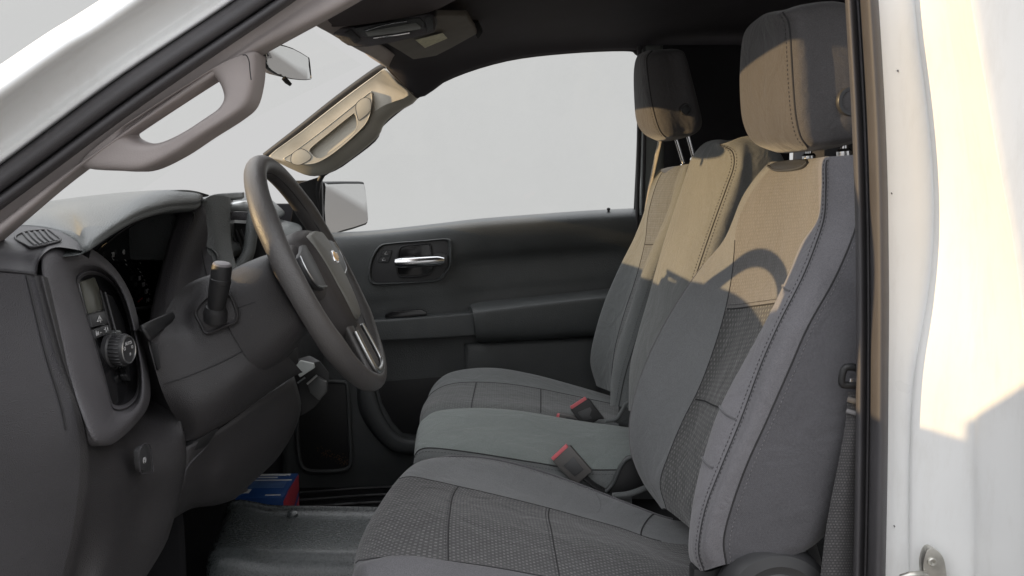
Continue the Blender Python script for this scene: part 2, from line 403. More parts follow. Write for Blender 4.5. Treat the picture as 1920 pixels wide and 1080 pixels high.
pil = Surf([a_, a0, a1, a1b, a2, a3, a4, a5, a6]).mesh('windscreen_pillar', M_WHITE, cab, nu=5, nv=8)
pil['label'] = 'white painted windscreen pillar, sunlit on its outer face'
# weatherstrip of two ribs
s0 = line(311, 443, 6, sh(.07)); s1 = line(330, 468, 6, sh(.045)); s2 = line(352, 500, 6, sh(.05)); s3 = line(362, 513, 6, sh(.075))
s4 = line(372, 526, 6, sh(.055)); s5 = line(384, 541, 6, sh(.06)); s6 = line(392, 553, 6, sh(.09))
Surf([s0, s1, s2, s3, s4, s5, s6]).mesh('weatherstrip', M_RUB, cab, nu=5, nv=8, th=.004)
box('fender_sun_block', V3(-.98, .02, -.505), (GX*.24, GY*.105, GZ*.46), M_WHITE, cab, .02)  # unseen block added where the fender sits, to shade the lower lock pillar
slab('pillar_sun_block', [V3(-.70, .10, -.12), V3(-.70, .275, -.12), V3(-.70, .27, .022), V3(-.70, .20, .04), V3(-.70, .10, .06)], Vector((-.08, 0, 0)), M_TRIM, cab, bev=.006)  # unseen wedge added to keep sun off the near seat bolster
# interior pillar trim with grab handle (one moulding)
t0 = line(390, 550, 6, sh(.085)); t1 = line(420, 585, 6, sh(.09)); t2 = [W(-180, 590, .15), W(20, 415, .15), W(140, 316, .165), W(300, 205, .185), W(480, 92, .21), W(690, -25, .22), W(860, -140, .22), W(1000, -195, .22), W(1300, -200, .22), W(1550, -200, .22), W(2100, -200, .22)]
t3 = off(t2, x=-.01, y=.05, z=-.003)
ptr = Surf([t0, t1, t2, t3]).mesh('pillar_trim', M_TRIM, cab, nu=5, nv=8, th=.003)
def ringsurf(outer, inner, Y, name, m, parent, bulge=.014, depth=.05, pocket=None, Yo=None):
    O = C(outer, Y); I = C(inner, Y)
    Lp = [off(O, y=depth), off(O, y=.004), [o.lerp(i, .12)+Vector((0, -bulge*.8, 0)) for o, i in zip(O, I)],
          [o.lerp(i, .5)+Vector((0, -bulge, 0)) for o, i in zip(O, I)], [o.lerp(i, .88)+Vector((0, -bulge*.8, 0)) for o, i in zip(O, I)], off(I, y=.006), off(I, y=depth)]
    return Surf(Lp, cv=True).mesh(name, m, parent, nu=5, nv=5)
# driver handle: outer loop / hole loop with matched points
OUT = [(150, 310), (225, 320), (272, 318), (330, 291), (385, 255), (440, 220), (468, 194), (480, 150), (482, 112), (478, 96), (440, 110), (395, 138), (320, 185), (260, 225), (205, 262)]
INN = [(236, 250), (250, 262), (275, 268), (305, 266), (345, 248), (385, 222), (410, 204), (420, 185), (413, 160), (400, 143), (388, 140), (355, 160), (320, 182), (280, 208), (248, 230)]
gh = ringsurf([(x, y, .165+.045*(x/480)) for x, y in OUT], [(x, y, .165+.045*(x/480)) for x, y in INN], None, 'grab_handle', M_TRIM, ptr, bulge=.012, depth=.045)
tube('trim_seam', samp(C([(455, 103, .192), (462, 104, .192), (467, 115, .19), (469, 135, .19), (471, 150, .19)]), 4), .0007, M_SEAM, ptr, 4)

# far windscreen pillar trim with its handle
def YP(x): return 1.63-.11*max(0, min(1, (x-500)/280.))
Bo = [(499, 294), (558, 248), (636, 186), (703, 137), (725, 126), (752, 155), (780, 182), (739, 209), (717, 229), (706, 252), (680, 276), (636, 309), (604, 326), (575, 329), (545, 318), (520, 306)]
lo = [W(x, y, YP(x)) for x, y in Bo]
IB = [(506, 291), (561, 250), (638, 190), (704, 141), (722, 131), (745, 155), (768, 178), (725, 196), (700, 213), (690, 236), (665, 258), (625, 288), (600, 304), (575, 310), (545, 306), (522, 300)]
li_ = [W(x, y, YP(x)) for x, y in IB]
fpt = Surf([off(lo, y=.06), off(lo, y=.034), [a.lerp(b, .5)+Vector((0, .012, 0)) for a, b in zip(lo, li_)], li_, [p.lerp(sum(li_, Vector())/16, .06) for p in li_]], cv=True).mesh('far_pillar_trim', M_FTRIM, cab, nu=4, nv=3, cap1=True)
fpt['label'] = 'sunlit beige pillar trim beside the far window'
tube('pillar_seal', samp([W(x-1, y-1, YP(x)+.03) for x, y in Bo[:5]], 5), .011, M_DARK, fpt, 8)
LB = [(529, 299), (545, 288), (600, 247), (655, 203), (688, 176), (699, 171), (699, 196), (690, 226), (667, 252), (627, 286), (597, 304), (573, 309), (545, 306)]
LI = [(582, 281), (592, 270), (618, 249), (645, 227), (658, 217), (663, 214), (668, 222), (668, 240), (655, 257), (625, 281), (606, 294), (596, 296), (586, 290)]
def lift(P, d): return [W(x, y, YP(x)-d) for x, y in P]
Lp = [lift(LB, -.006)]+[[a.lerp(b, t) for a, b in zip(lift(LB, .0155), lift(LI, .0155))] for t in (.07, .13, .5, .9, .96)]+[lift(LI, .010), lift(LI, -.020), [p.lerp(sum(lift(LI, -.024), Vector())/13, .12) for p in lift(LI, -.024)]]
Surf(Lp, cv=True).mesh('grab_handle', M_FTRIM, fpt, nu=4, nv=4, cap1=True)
for q in ([(545, 300), (548, 288), (562, 279), (573, 282), (583, 292), (580, 300), (562, 309), (549, 307)], [(667, 197), (680, 184), (690, 184), (695, 190), (694, 208), (676, 224), (671, 222)]):
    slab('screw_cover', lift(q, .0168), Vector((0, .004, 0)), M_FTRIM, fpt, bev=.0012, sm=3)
    tube('cover_gap', samp(lift(q, .0168), 4, True), .0006, M_SEAM, fpt, 4, True)
tube('trim_seam', C([(725, 127), (745, 148), (765, 168), (780, 183)], 1.52), .0012, M_SEAM, fpt, 5)

# headliner: curves run front to back, from far roof rail to near roof rail
def hx(xs, Y, zs): return [V3(x, Y, z) for x, z in zip(xs, zs)]
h0 = [W(726, 127, 1.535), W(780, 183, 1.55), W(850, 143, 1.585), W(950, 112, 1.60), W(1060, 98, 1.60), W(1180, 92, 1.60), W(1260, 100, 1.60), W(1420, 108, 1.60), W(1560, 110, 1.60)]
h1 = [W(722, 121, 1.50), W(775, 120, 1.50), W(850, 98, 1.52), W(950, 76, 1.53), W(1060, 66, 1.53), W(1180, 62, 1.53), W(1260, 62, 1.53), W(1420, 64, 1.53), W(1560, 66, 1.53)]
h2 = hx([-.27, -.2, -.1, 0, .13, .3, .45, .65, .9], 1.30, [.315, .345, .37, .385, .395, .40, .40, .40, .38])
h3 = hx([-.30, -.22, -.1, 0, .13, .3, .45, .65, .9], .88, [.300, .36, .40, .42, .425, .43, .43, .425, .40])
h4 = hx([-.27, -.2, -.1, 0, .13, .3, .45, .65, .9], .40, [.315, .36, .39, .41, .41, .41, .41, .40, .38])
h5 = hx([-.22, -.16, -.08, 0, .13, .3, .45, .65, .9], .15, [.335, .345, .35, .355, .36, .36, .36, .36, .35])
HL = Surf([h0, h1, h2, h3, h4, h5])
HL.mesh('headliner', M_LINER, cab, nu=6, nv=4, th=.006)
Surf([off(c, z=.035, x=-.01) for c in (h0, h1, h2, h3, h4, h5)]).mesh('roof', M_WHITE, cab, nu=4, nv=3, th=.004)
# windscreen header beam over the glass, hanging just below the liner's front edge
hb = [[W(726, 126, 1.53), W(700, 107, 1.35), W(668, 90, 1.14), W(620, 62, .96), W(578, 34, .84), V3(-.30, .55, .315), V3(-.24, .20, .33)],
      [W(716, 114, 1.53), W(690, 92, 1.35), W(660, 70, 1.14), W(610, 40, .96), W(570, 5, .84), V3(-.32, .55, .335), V3(-.26, .20, .35)]]
Surf([off(hb[0], x=.035, z=.018), off(hb[0], x=.012, z=.002), hb[0], off(hb[1], x=-.03, z=.01)]).mesh('header_trim', M_TRIM, cab, nu=4, nv=5, th=.003)
# rear wall with dark glass, floor, firewall
rw = box('rear_wall', V3(.90, .88, -.35), (GX*.02, GY*.82, GZ*.62), M_REAR, cab, .01)
box('rear_wall_top', V3(.90, .88, .385), (GX*.02, GY*.82, GZ*.025), M_REAR, cab, .005)
for y in (.14, 1.62): box('rear_corner_trim', V3(.90, y, .315), (GX*.02, GY*.08, GZ*.045), M_LINER, cab, .004)
box('rear_window', V3(.905, .88, .315), (GX*.003, GY*.66, GZ*.045), M_TINT, cab, 0)
box('floor_pan', V3(0, .90, -.93), (GX*1.0, GY*.84, GZ*.02), M_CARPET, cab, .005)
box('passenger_floor_mat', V3(-.25, 1.30, -.858), (GX*.55, GY*.33, GZ*.010), M_CARPET, cab, .005)
for i in range(3):
    y0 = 918+i*14
    tube('mat_ridge', samp(C([(562, y0+6, 1.50-.12*i), (620, y0+2, 1.51-.12*i), (690, y0-3, 1.53-.12*i), (760, y0-6, 1.55-.12*i)]), 4), .004, M_DARK, cab, 6)
box('far_kick_wall', V3(-.74, 1.74, -.5), (GX*.30, GY*.02, GZ*.44), M_REAR, cab, .005)
box('near_kick_wall', V3(-.86, .16, -.55), (GX*.16, GY*.02, GZ*.40), M_CARPET, cab, .005)
box('firewall', V3(-1.02, .88, -.5), (GX*.02, GY*.84, GZ*.45), M_CARPET, cab, .005)
# vinyl tunnel cover between the footwells
tv = [[(300, 900), (400, 905), (520, 905), (640, 905), (780, 905), (960, 905)], [(375, 985), (430, 953), (520, 956), (640, 958), (780, 960), (960, 960)], [(365, 1000), (425, 963), (520, 966), (640, 968), (780, 969), (960, 970)],
      [(350, 1032), (400, 1024), (520, 1022), (640, 1024), (780, 1026), (960, 1028)], [(348, 1044), (400, 1042), (520, 1042), (640, 1044), (780, 1046), (960, 1048)], [(345, 1075), (400, 1075), (520, 1078), (640, 1080), (780, 1080), (960, 1080)], [(345, 1160), (400, 1160), (520, 1160), (640, 1160), (780, 1160), (960, 1160)]]
ty = [1.10, 1.0, .975, .80, .765, .74, .73]
cv_ = [C(c, y) for c, y in zip(tv, ty)]
cv_[0] = off(cv_[1], z=-.17, y=.03)
for c in cv_[1:]: c[0] = c[1]+Vector((-.012, 0, -.13))
Surf(cv_).mesh('tunnel_cover', M_FLOOR, cab, nu=5, nv=6)
lathe('cover_plug', W(548, 965, .97), Vector((0, -.3, 1)), [(0.012, -.004), (.011, .004), (.005, .007)], M_FLOOR, cab, 16)
# windscreen pane
wl = [V3(-.98, .08, -.06), V3(-1.03, .88, -.06), V3(-.98, 1.68, -.06)]
wu = [V3(-.25, .20, .335), V3(-.34, .88, .315), V3(-.30, 1.54, .30)]
Surf([wl, [a.lerp(b, .5)+Vector((-.015, 0, .015)) for a, b in zip(wl, wu)], wu]).mesh('windscreen', M_GLASS, cab, nu=4, nv=6)
# far B-pillar trim and seals
def vb(xs, ys, Y): return [W(x, y, yy) for x, y, yy in zip(xs, ys, Y)]
ysB = [85, 120, 260, 400, 560, 700]
YB = [1.60, 1.60, 1.64, 1.68, 1.68, 1.68]
b0 = vb([1203, 1204, 1204, 1200, 1196, 1192], ysB, YB); b1 = vb([1215, 1216, 1218, 1214, 1210, 1206], ysB, [y-.02 for y in YB])
b2 = vb([1260, 1260, 1262, 1260, 1256, 1252], ysB, [y-.05 for y in YB]); b3 = vb([1330, 1330, 1332, 1330, 1326, 1322], ysB, [y-.05 for y in YB]); b4 = vb([1480]*6, ysB, [y-.06 for y in YB])
b2 = vb([1243, 1243, 1245, 1243, 1239, 1235], ysB, [y-.035 for y in YB])
Surf([b0, b1, b2]).mesh('far_lock_pillar_trim', mat('pillar_grey_trim', (.17, .18, .172), .6, grain=.2), cab, nu=4, nv=5, th=.004)
Surf([b2, b3, b4]).mesh('rear_corner_trim', M_REAR, cab, nu=4, nv=5, th=.004)  # rear half of the pillar coloured dark to stand for the shadow there
for dx, r_ in ((1197, .006), (1208, .005)):
    tube('far_door_seal', samp(vb([dx+1, dx+2, dx+1, dx-2, dx-6, dx-10], ysB, [y-.012 for y in YB]), 4), r_, M_RUB, cab, 8)
# belt on the far pillar (sunlit sliver)
# near lock pillar: seal ribs, painted jamb, step face, outer skin
ysP = [-60, 60, 200, 330, 450, 570, 700, 820, 950, 1140]
def col(xs, Y): return [W(x, y, (Y if not isinstance(Y, list) else Y[i])) for i, (x, y) in enumerate(zip(xs, ysP))]
sx = [1583, 1590, 1598, 1603, 1606, 1607, 1607, 1606, 1604, 1600]
wx = [1643, 1651, 1659, 1664, 1666, 1667, 1666, 1665, 1663, 1659]
def mixx(t): return [a*(1-t)+b*t for a, b in zip(sx, wx)]
seal = [col(sx, .20), col(sx, .150), col(mixx(.12), .136), col(mixx(.24), .146), col(mixx(.30), .150), col(mixx(.36), .143), col(mixx(.42), .15), col(mixx(.5), .128), col(mixx(.72), .108), col(mixx(.9), .112), col(mixx(1.0), .135)]
Surf(seal).mesh('door_seal', M_RUB, cab, nu=4, nv=4, th=.002)
e1 = [1716, 1726, 1744, 1755, 1756, 1744, 1722, 1714, 1712, 1712]
e2 = [1815, 1834, 1858, 1880, 1902, 1918, 1928, 1930, 1930, 1930]
jm = [col([x-8 for x in wx], .15), col([x-4 for x in wx], .130), col([x+6 for x in wx], .126), col([x*.5+w*.5 for x, w in zip(e1, wx)], .122), col([x-8 for x in e1], .120),
      col(e1, .112), col([a*.68+b*.32 for a, b in zip(e1, e2)], .088), col([a*.5+b*.5 for a, b in zip(e1, e2)], .072), col([a*.42+b*.58 for a, b in zip(e1, e2)], .058), col([a*.15+b*.85 for a, b in zip(e1, e2)], .02), col(e2, .0), col([x+14 for x in e2], -.008), col([x+220 for x in e2], -.01)]
bp_ = Surf(jm).mesh('lock_pillar', M_WHITE, cab, nu=5, nv=5)
bp_['label'] = 'white painted lock pillar with a sunlit step'
# striker on the pillar
stp = [(1733, 1085), (1731, 1060), (1735, 1040), (1742, 1029), (1750, 1028), (1762, 1036), (1770, 1048), (1774, 1066), (1776, 1085), (1776, 1110), (1733, 1110)]
stk = slab('door_striker', C(stp, .078), Vector((0, .012, 0)), M_STEEL, cab, bev=.0015, sm=3)
lathe('screw', W(1747, 1053, .078), Vector((0, -1, 0)), [(.0052, 0), (.0052, .002), (.004, .003), (.002, .0025), (.0018, .0012)], M_STEEL, stk, 20)
tube('striker_bar', [W(1735, 1078, .075), W(1722, 1077, .06), W(1705, 1079, .055), W(1690, 1084, .06)], .0042, M_STEEL, stk, 12)
# chips in the paint
bm = bmesh.new()
for x, y in ((1683, 131), (1671, 361), (1721, 972), (1764, 1008), (1768, 1030), (1676, 985)):
    p = W(x, y, .1225); tube_bm(bm, [p, p+Vector((.001, -.0004, -.002))], .0007, 5)
bmo('paint_chip', bm, M_RUB, cab)['kind'] = 'stuff'
# lower driver footwell side: kick panel and round plug
kp = Surf([C([(60, 1100), (150, 1000), (250, 940), (330, 925)], .50), C([(60, 1130), (200, 1060), (290, 1010), (345, 985)], .50), C([(120, 1180), (220, 1180), (300, 1180), (352, 1180)], .50)]).mesh('kick_panel', mat('kick_black', (.006, .006, .007), .8, spec=.2), cab, nu=5, nv=4, th=.004)
lathe('panel_plug', W(262, 1055, .49), Vector((.15, -1, .1)), [(.0165, -.01), (.0135, .004), (.012, .007), (.008, .008), (.007, .005)], M_DARK, cab, 24)

# ================================================================== 2. DASHBOARD
db = thing('dashboard', 'grey black plastic dashboard with hooded gauges and light switch panel ahead of the steering wheel', 'dashboard', (-.55, .8, 1.1))
# upper pad with gauge hood; the near end of the dash top lies on one sloping plane
EP0, EP1, EP2 = WX(0, 428, -.60), WX(166, 463, -.497), WX(40, 472, -.532)
EPN = (EP1-EP0).cross(EP2-EP0).normalized()
if EPN.z < 0: EPN = -EPN
def PE(px, py, d=0):
    r = ray(px, py); return CAM+r*((EP0-CAM).dot(EPN)/r.dot(EPN))+EPN*d
lip = [PE(-30, 430), PE(30, 424), PE(80, 427), PE(115, 435), PE(142, 448)] + C([(163, 460, .225), (215, 427, .30), (262, 402, .40), (310, 388, .50), (345, 384, .58), (368, 383, .64), (377, 378, .69)])
crest = C([(-40, 418, .44), (-10, 409, .45), (30, 399, .46), (70, 389, .47), (105, 381, .48), (150, 371, .50), (215, 362, .55), (275, 358, .57), (325, 358, .63), (350, 361, .68), (365, 366, .70), (376, 371, .71)])
bk = [V3(-.96, y, -.085) for y in (.22, .26, .32, .38, .44, .49, .56, .58, .63, .68, .71, .74)]
und = off(lip, x=-.012, z=-.012); und2 = off(lip, x=-.10, z=-.02)
Surf([bk, [a.lerp(b, .6)+Vector((0, 0, .004)) for a, b in zip(bk, crest)], crest, [a.lerp(b, .5)+Vector((.004, 0, .005 if i < 4 else .011)) for i, (a, b) in enumerate(zip(crest, lip))], [a.lerp(b, .88)+Vector((.004, 0, .002 if i < 4 else .007)) for i, (a, b) in enumerate(zip(crest, lip))], lip, und, und2]).mesh('upper_pad', M_DASHU, db, nu=5, nv=5)
# passenger side of the pad: profile swept to the far door
def prof(Y, k): return [V3(x, Y, z) for x, z in k]
pk = [(-.98, -.085), (-.80, -.055), (-.66, -.034), (-.585, -.030), (-.545, -.042), (-.52, -.062), (-.50, -.085), (-.515, -.10), (-.47, -.112), (-.455, -.125), (-.46, -.14), (-.485, -.143)]
pk2 = [(-.485, -.143), (-.455, -.150), (-.43, -.175), (-.425, -.185)]
pk3 = [(-.425, -.185), (-.445, -.19), (-.43, -.24), (-.40, -.40), (-.43, -.52), (-.6, -.6)]
Yq = (.70, .86, 1.05, 1.3, 1.5, 1.60, 1.66)
bow = lambda y: .02*math.sin((y-.7)*math.pi/.96)
def swp(k): return Surf([[V3(x-.03*max(0, (y-1.3)/.36)**2, y, z) for x, z in k] for y in Yq])
swp(pk).mesh('passenger_pad', M_DASHU, db, nu=4, nv=4)
swp(pk2).mesh('trim_strip', mat('brushed_trim', (.20, .205, .19), .45, grain=.1), db, nu=4, nv=4)
swp(pk3).mesh('glovebox_panel', M_DARK, db, nu=3, nv=3)
# end cover with demist vent
ec = [[(-40, 428), (-40, 465), (-40, 502)], [(10, 425), (8, 462), (5, 505)], [(50, 423), (44, 463), (38, 510)], [(85, 427), (74, 462), (66, 514)],
      [(112, 434), (98, 452), (74, 484)], [(138, 448), (128, 455), (104, 463)], [(170, 468), (166, 469), (158, 470)]]
vs1 = Surf([[PE(*a, -.012), PE(*a), PE(*b), PE(*c), WX(c[0], c[1]+1, PE(*c).x+.004), WX(c[0]+1, c[1]+6, PE(*c).x-.02)] if i > 3 else
            [PE(*a, -.012), PE(*a), PE(*b), WX(c[0], c[1]-20, PE(b[0], b[1]+8).x), WX(*c, PE(b[0], b[1]+8).x+.012), WX(c[0]+1, c[1]+6, -.54)] for i, (a, b, c) in enumerate(ec)])
vs1.mesh('end_cover', M_DASH, db, nu=5, nv=5)
vl = [(28, 449), (42, 439), (70, 435), (90, 435), (104, 444), (113, 453), (95, 459), (62, 466), (50, 463)]
VP = lambda x, y, d=0: PE(x, y, d)
vp = slab('demist_vent', [VP(x, y, .0015) for x, y in vl], -EPN*.004, M_DARK, db, bev=.0008, sm=3)
tube('vent_rim', samp([VP(x, y, .002) for x, y in vl], 4, True), .0014, M_DASH, vp, 6, True)
for i in range(5):
    t = (i+.5)/5
    tube('slat', [VP(38+52*t, 441-6*t, .003), VP(48+52*t, 453-6*t, .003), VP(62+48*t, 465-10*t, .003)], .0017, M_DASH, vp, 6, flat=.7)
# end panel rolling round into the lower dash
S0 = C([(-60, 505, .04), (-60, 650, .04), (-60, 800, .045), (-60, 950, .055), (-60, 1160, .07)])
S1 = C([(64, 516, .108), (101, 655, .108), (148, 818, .113), (138, 985, .13), (95, 1160, .145)])
S2 = C([(86, 519, .128), (128, 685, .129), (173, 852, .135), (165, 990, .155), (125, 1160, .17)])
S2b = [WX(110, 530, -.59), WX(160, 680, -.56), WX(205, 848, -.455), WX(215, 985, -.455), WX(165, 1160, -.475)]
S3 = [WX(215, 545, -.61), WX(250, 665, -.57), WX(262, 838, -.455), WX(262, 965, -.45), WX(215, 1160, -.46)]
S4 = C([(270, 612, .375), (318, 728, .385), (349, 838, .385), (338, 930, .375), (315, 1010, .36)])
S5 = off(S4, x=-.05, y=.06, z=-.01)
ED = Surf([S0, [a.lerp(b, .5)+Vector((0, -.003, 0)) for a, b in zip(S0, S1)], S1, S2, S2b, S3, S4, S5])
ED.mesh('end_panel', M_DASH, db, nu=6, nv=6, u0=0, u1=2)
ED.mesh('lower_dash', M_DASHW, db, nu=6, nv=6, u0=2, u1=7)
tube('panel_seam', samp(C([(-30, 506, .048), (20, 509, .082), (68, 515, .108)]), 4), .0009, M_SEAM, db, 5)
tube('panel_seam', [p+Vector((.001, -.0015, 0)) for p in ED.upath(1.72, 0, 1.95)], .0011, M_SEAM, db, 5)
# parking brake switch
sw = slab('brake_switch', [WX(x, y, -.428) for x, y in ((262, 846), (270, 836), (279, 838), (282, 860), (284, 880), (276, 884), (266, 882), (263, 866))], Vector((-.008, 0, 0)), M_BTN, db, bev=.0012, sm=2)
tube('switch_rim', samp([WX(x, y, -.4265) for x, y in ((260, 846), (269, 833), (281, 835), (285, 860), (287, 884), (276, 888), (264, 886), (261, 866))], 4, True), .0009, M_DASH, sw, 5, True)
text('brake_symbol', '(!)', WX(271, 862, -.4255), Vector((.25, 1, 0)), GZ, .008, M_PRINT, sw)
# light switch panel
def PX(py): return -.525+(py-480)*.00024
def pl(P, dx=0): return [WX(x, y, PX(y)+dx) for x, y in P]
PO = [(71, 486), (90, 466), (130, 458), (168, 467), (212, 504), (244, 560), (263, 640), (277, 715), (274, 760), (250, 795), (214, 828), (190, 836), (167, 824), (136, 745), (104, 640), (80, 550)]
PI = [(141, 522), (149, 507), (166, 501), (190, 506), (215, 528), (234, 565), (249, 620), (262, 692), (262, 742), (250, 764), (232, 774), (217, 774), (209, 764), (195, 710), (172, 630), (151, 560)]
def inset(P, k):
    cx = sum(p[0] for p in P)/len(P); cy = sum(p[1] for p in P)/len(P)
    return [(cx+(x-cx)*k, cy+(y-cy)*k) for x, y in P]
def lerp2(A, B_, t): return [(a[0]*(1-t)+b[0]*t, a[1]*(1-t)+b[1]*t) for a, b in zip(A, B_)]
pod = Surf([off(pl(PO), x=-.05), pl(PO, -.006), pl(lerp2(PO, PI, .10), .008), pl(lerp2(PO, PI, .45), .013), pl(lerp2(PO, PI, .86), .010), pl(PI, .003), pl(inset(PI, .965), -.006), pl(inset(PI, .94), -.002), pl(inset(PI, .89), -.012)], cv=True).mesh('switch_panel', M_POD, db, nu=4, nv=4)
slab('panel_face', pl(inset(PI, .90), -.011), Vector((-.004, 0, 0)), M_GLOSS, pod, bev=.0005, sm=3)
slab('blank_display', pl([(152, 528), (178, 520), (186, 540), (194, 580), (168, 588), (160, 560)], -.009), Vector((-.004, 0, 0)), mat('blank_plate', (.12, .12, .10), .35), pod, bev=.001, sm=None)
FX = Vector((1, 0, 0))
for P in ([(168, 590), (197, 583), (204, 606), (174, 614)], [(175, 618), (188, 614), (193, 630), (180, 635)], [(190, 613), (203, 609), (209, 625), (195, 629)]):
    slab('panel_button', pl(P, -.002), Vector((-.008, 0, 0)), M_BTN, pod, bev=.0012)
# lamp and dimmer symbols are small printed marks
def marks(name, segs, dx, r_, m, parent):
    bm = bmesh.new()
    for s_ in segs: tube_bm(bm, pl(s_, dx), r_, 5)
    return bmo(name, bm, m, parent)
marks('printed_symbol', [[(183, 602), (186, 592)], [(186, 592), (191, 600)], [(182, 603), (192, 600)], [(186, 594), (189, 605)]], -.0012, .0005, M_PRINT, pod)
marks('printed_symbol', [[(181, 630), (180, 620)], [(183, 629), (182, 622)], [(185, 628), (184, 621)], [(188, 624), (191, 623)]], -.0012, .0005, M_PRINT, pod)
marks('printed_symbol', [[(200, 624), (197, 614)], [(203, 623), (201, 613)], [(195, 618), (198, 617)]], -.0012, .0005, M_PRINT, pod)
va = slab('panel_vent', pl([(188, 546), (212, 556), (232, 600), (248, 680), (246, 712), (236, 714), (205, 610)], -.008), Vector((-.02, 0, 0)), M_DARK, pod, bev=.001)
for (x0, y0, x1, y1) in ((188, 545, 212, 640), (197, 548, 222, 640)):
    tube('vent_slat', pl([(x0, y0), ((x0+x1)/2, (y0+y1)/2), (x1, y1)], -.004), .0016, M_BTN, va, 6)
kc = WX(205, 657, PX(657)-.008); ka = Vector((1, -.12, .05)).normalized()
kn = lathe('headlight_knob', kc, ka, [(.0225, 0), (.0225, .006), (.0205, .008), (.0205, .024), (.019, .027), (.0170, .0275), (.0165, .0262)], M_BTN, pod, 40)
lathe('knob_ring', kc+ka*.0262, ka, [(.0186, -.002), (.0188, .001), (.0176, .0018), (.0168, .0012), (.0166, -.002)], M_SATIN, kn, 40)
bm = bmesh.new()
for j in range(26):
    an = 2*math.pi*j/26; x_ = ka.cross(GZ).normalized(); y_ = ka.cross(x_)
    d_ = x_*math.cos(an)+y_*math.sin(an); tube_bm(bm, [kc+d_*.0206+ka*.009, kc+d_*.0206+ka*.0225], .0011, 5)
bmo('knob_grip', bm, M_BTN, kn)['kind'] = 'stuff'
kx = -ka.cross(GZ).normalized()
text('knob_marking', 'AUTO', kc+ka*.0268+kx*.000+GZ*.0085, kx, GZ, .0062, M_PRINT, kn)
text('knob_marking', 'O', kc+ka*.0268-kx*.0105+GZ*.003, kx, GZ, .007, M_PRINT, kn)
text('knob_marking', 'D', kc+ka*.0268+kx*.010+GZ*.002, kx, GZ, .006, M_PRINT, kn)
text('knob_marking', '*', kc+ka*.0268+kx*.004-GZ*.0085, kx, GZ, .010, M_PRINT, kn)
slab('vent_thumbwheel', pl([(217, 624), (226, 619), (236, 640), (242, 662), (236, 664), (228, 640)], .012), Vector((-.02, 0, 0)), M_SATIN, pod, bev=.002, sm=2)
slab('vent_tab', pl([(236, 690), (246, 672), (252, 690), (250, 712), (242, 714)], .0), Vector((-.01, 0, 0)), M_GLOSS, pod, bev=.002, sm=2)
# gauge cluster
gl = [(168, 498), (203, 452), (262, 412), (310, 400), (345, 398), (362, 402), (350, 450), (334, 510), (322, 560), (318, 606), (268, 640), (212, 570)]
gX = [-.575, -.535, -.497, -.497, -.495, -.49, -.50, -.505, -.515, -.52, -.55, -.575]
G0 = [WX(x, y, k) for (x, y), k in zip(gl, gX)]
G1 = [WX(x+4, y+3, -.62) for x, y in gl]
clus = Surf([off(G0, x=.004), G0, [a.lerp(b, .5) for a, b in zip(G0, G1)], G1], cv=True).mesh('gauge_housing', M_DARK, db, nu=3, nv=4)
slab('gauge_face', [WX(x, y, -.615) for x, y in gl], Vector((-.004, 0, 0)), M_GLOSS, clus, bev=0, sm=2)
for s_, x, y in (('20', 212, 478), ('40', 232, 473), ('80', 262, 522), ('100', 269, 534), ('120', 274, 547), ('140', 277, 563)):
    text('gauge_number', s_, WX(x, y, -.608), GY, GZ, .012, mat('gauge_print', (.8, .8, .8), .6, var=0) if s_ == '20' else bpy.data.materials['gauge_print'], clus)
bm = bmesh.new()
for x, y in ((258, 503), (262, 509), (266, 516), (270, 524), (274, 532), (277, 541), (280, 551), (282, 561), (262, 492), (211, 485), (234, 487), (236, 495)):
    p = WX(x, y, -.608); tube_bm(bm, [p, p+Vector((0, .006, -.003))], .0007, 4)
bmo('gauge_ticks', bm, bpy.data.materials['gauge_print'], clus)['kind'] = 'stuff'
tube('gauge_needle', [WX(259, 566, -.607), WX(267, 559, -.607)], .0013, M_PRED, clus, 5)
tube('trip_stem', [WX(255, 579, -.57), WX(275, 577, -.565), WX(296, 571, -.56)], .0028, M_BTN, clus, 8)
# lower lip of the gauge opening
Surf([C([(262, 612, .34), (285, 600, .38), (315, 588, .43), (345, 578, .47), (357, 577, .48)]), C([(268, 620, .335), (290, 612, .375), (320, 600, .425), (346, 588, .465), (357, 583, .475)]), C([(280, 640, .34), (300, 622, .38), (320, 612, .43), (345, 598, .47), (354, 590, .48)])]).mesh('gauge_shelf', M_DARK, db, nu=4, nv=4, th=.004)
# panel between the gauges and the centre stack
g1 = C([(374, 382, .70), (352, 448, .66), (334, 515, .62), (320, 575, .58), (316, 606, .56)])
g2 = C([(378, 395, .71), (374, 455, .70), (368, 515, .67), (362, 570, .62), (350, 606, .58)])
g3 = C([(382, 392, .72), (392, 460, .71), (404, 515, .68), (412, 560, .64), (415, 606, .60)])
Surf([off(g1, x=-.03), g1, off(g2, x=.006), g3]).mesh('gauge_surround', M_DASH, db, nu=5, nv=5, th=.003)
tube('panel_seam', samp(C([(374, 440, .697), (382, 490, .685), (395, 540, .655)]), 4), .0009, M_SEAM, db, 5)
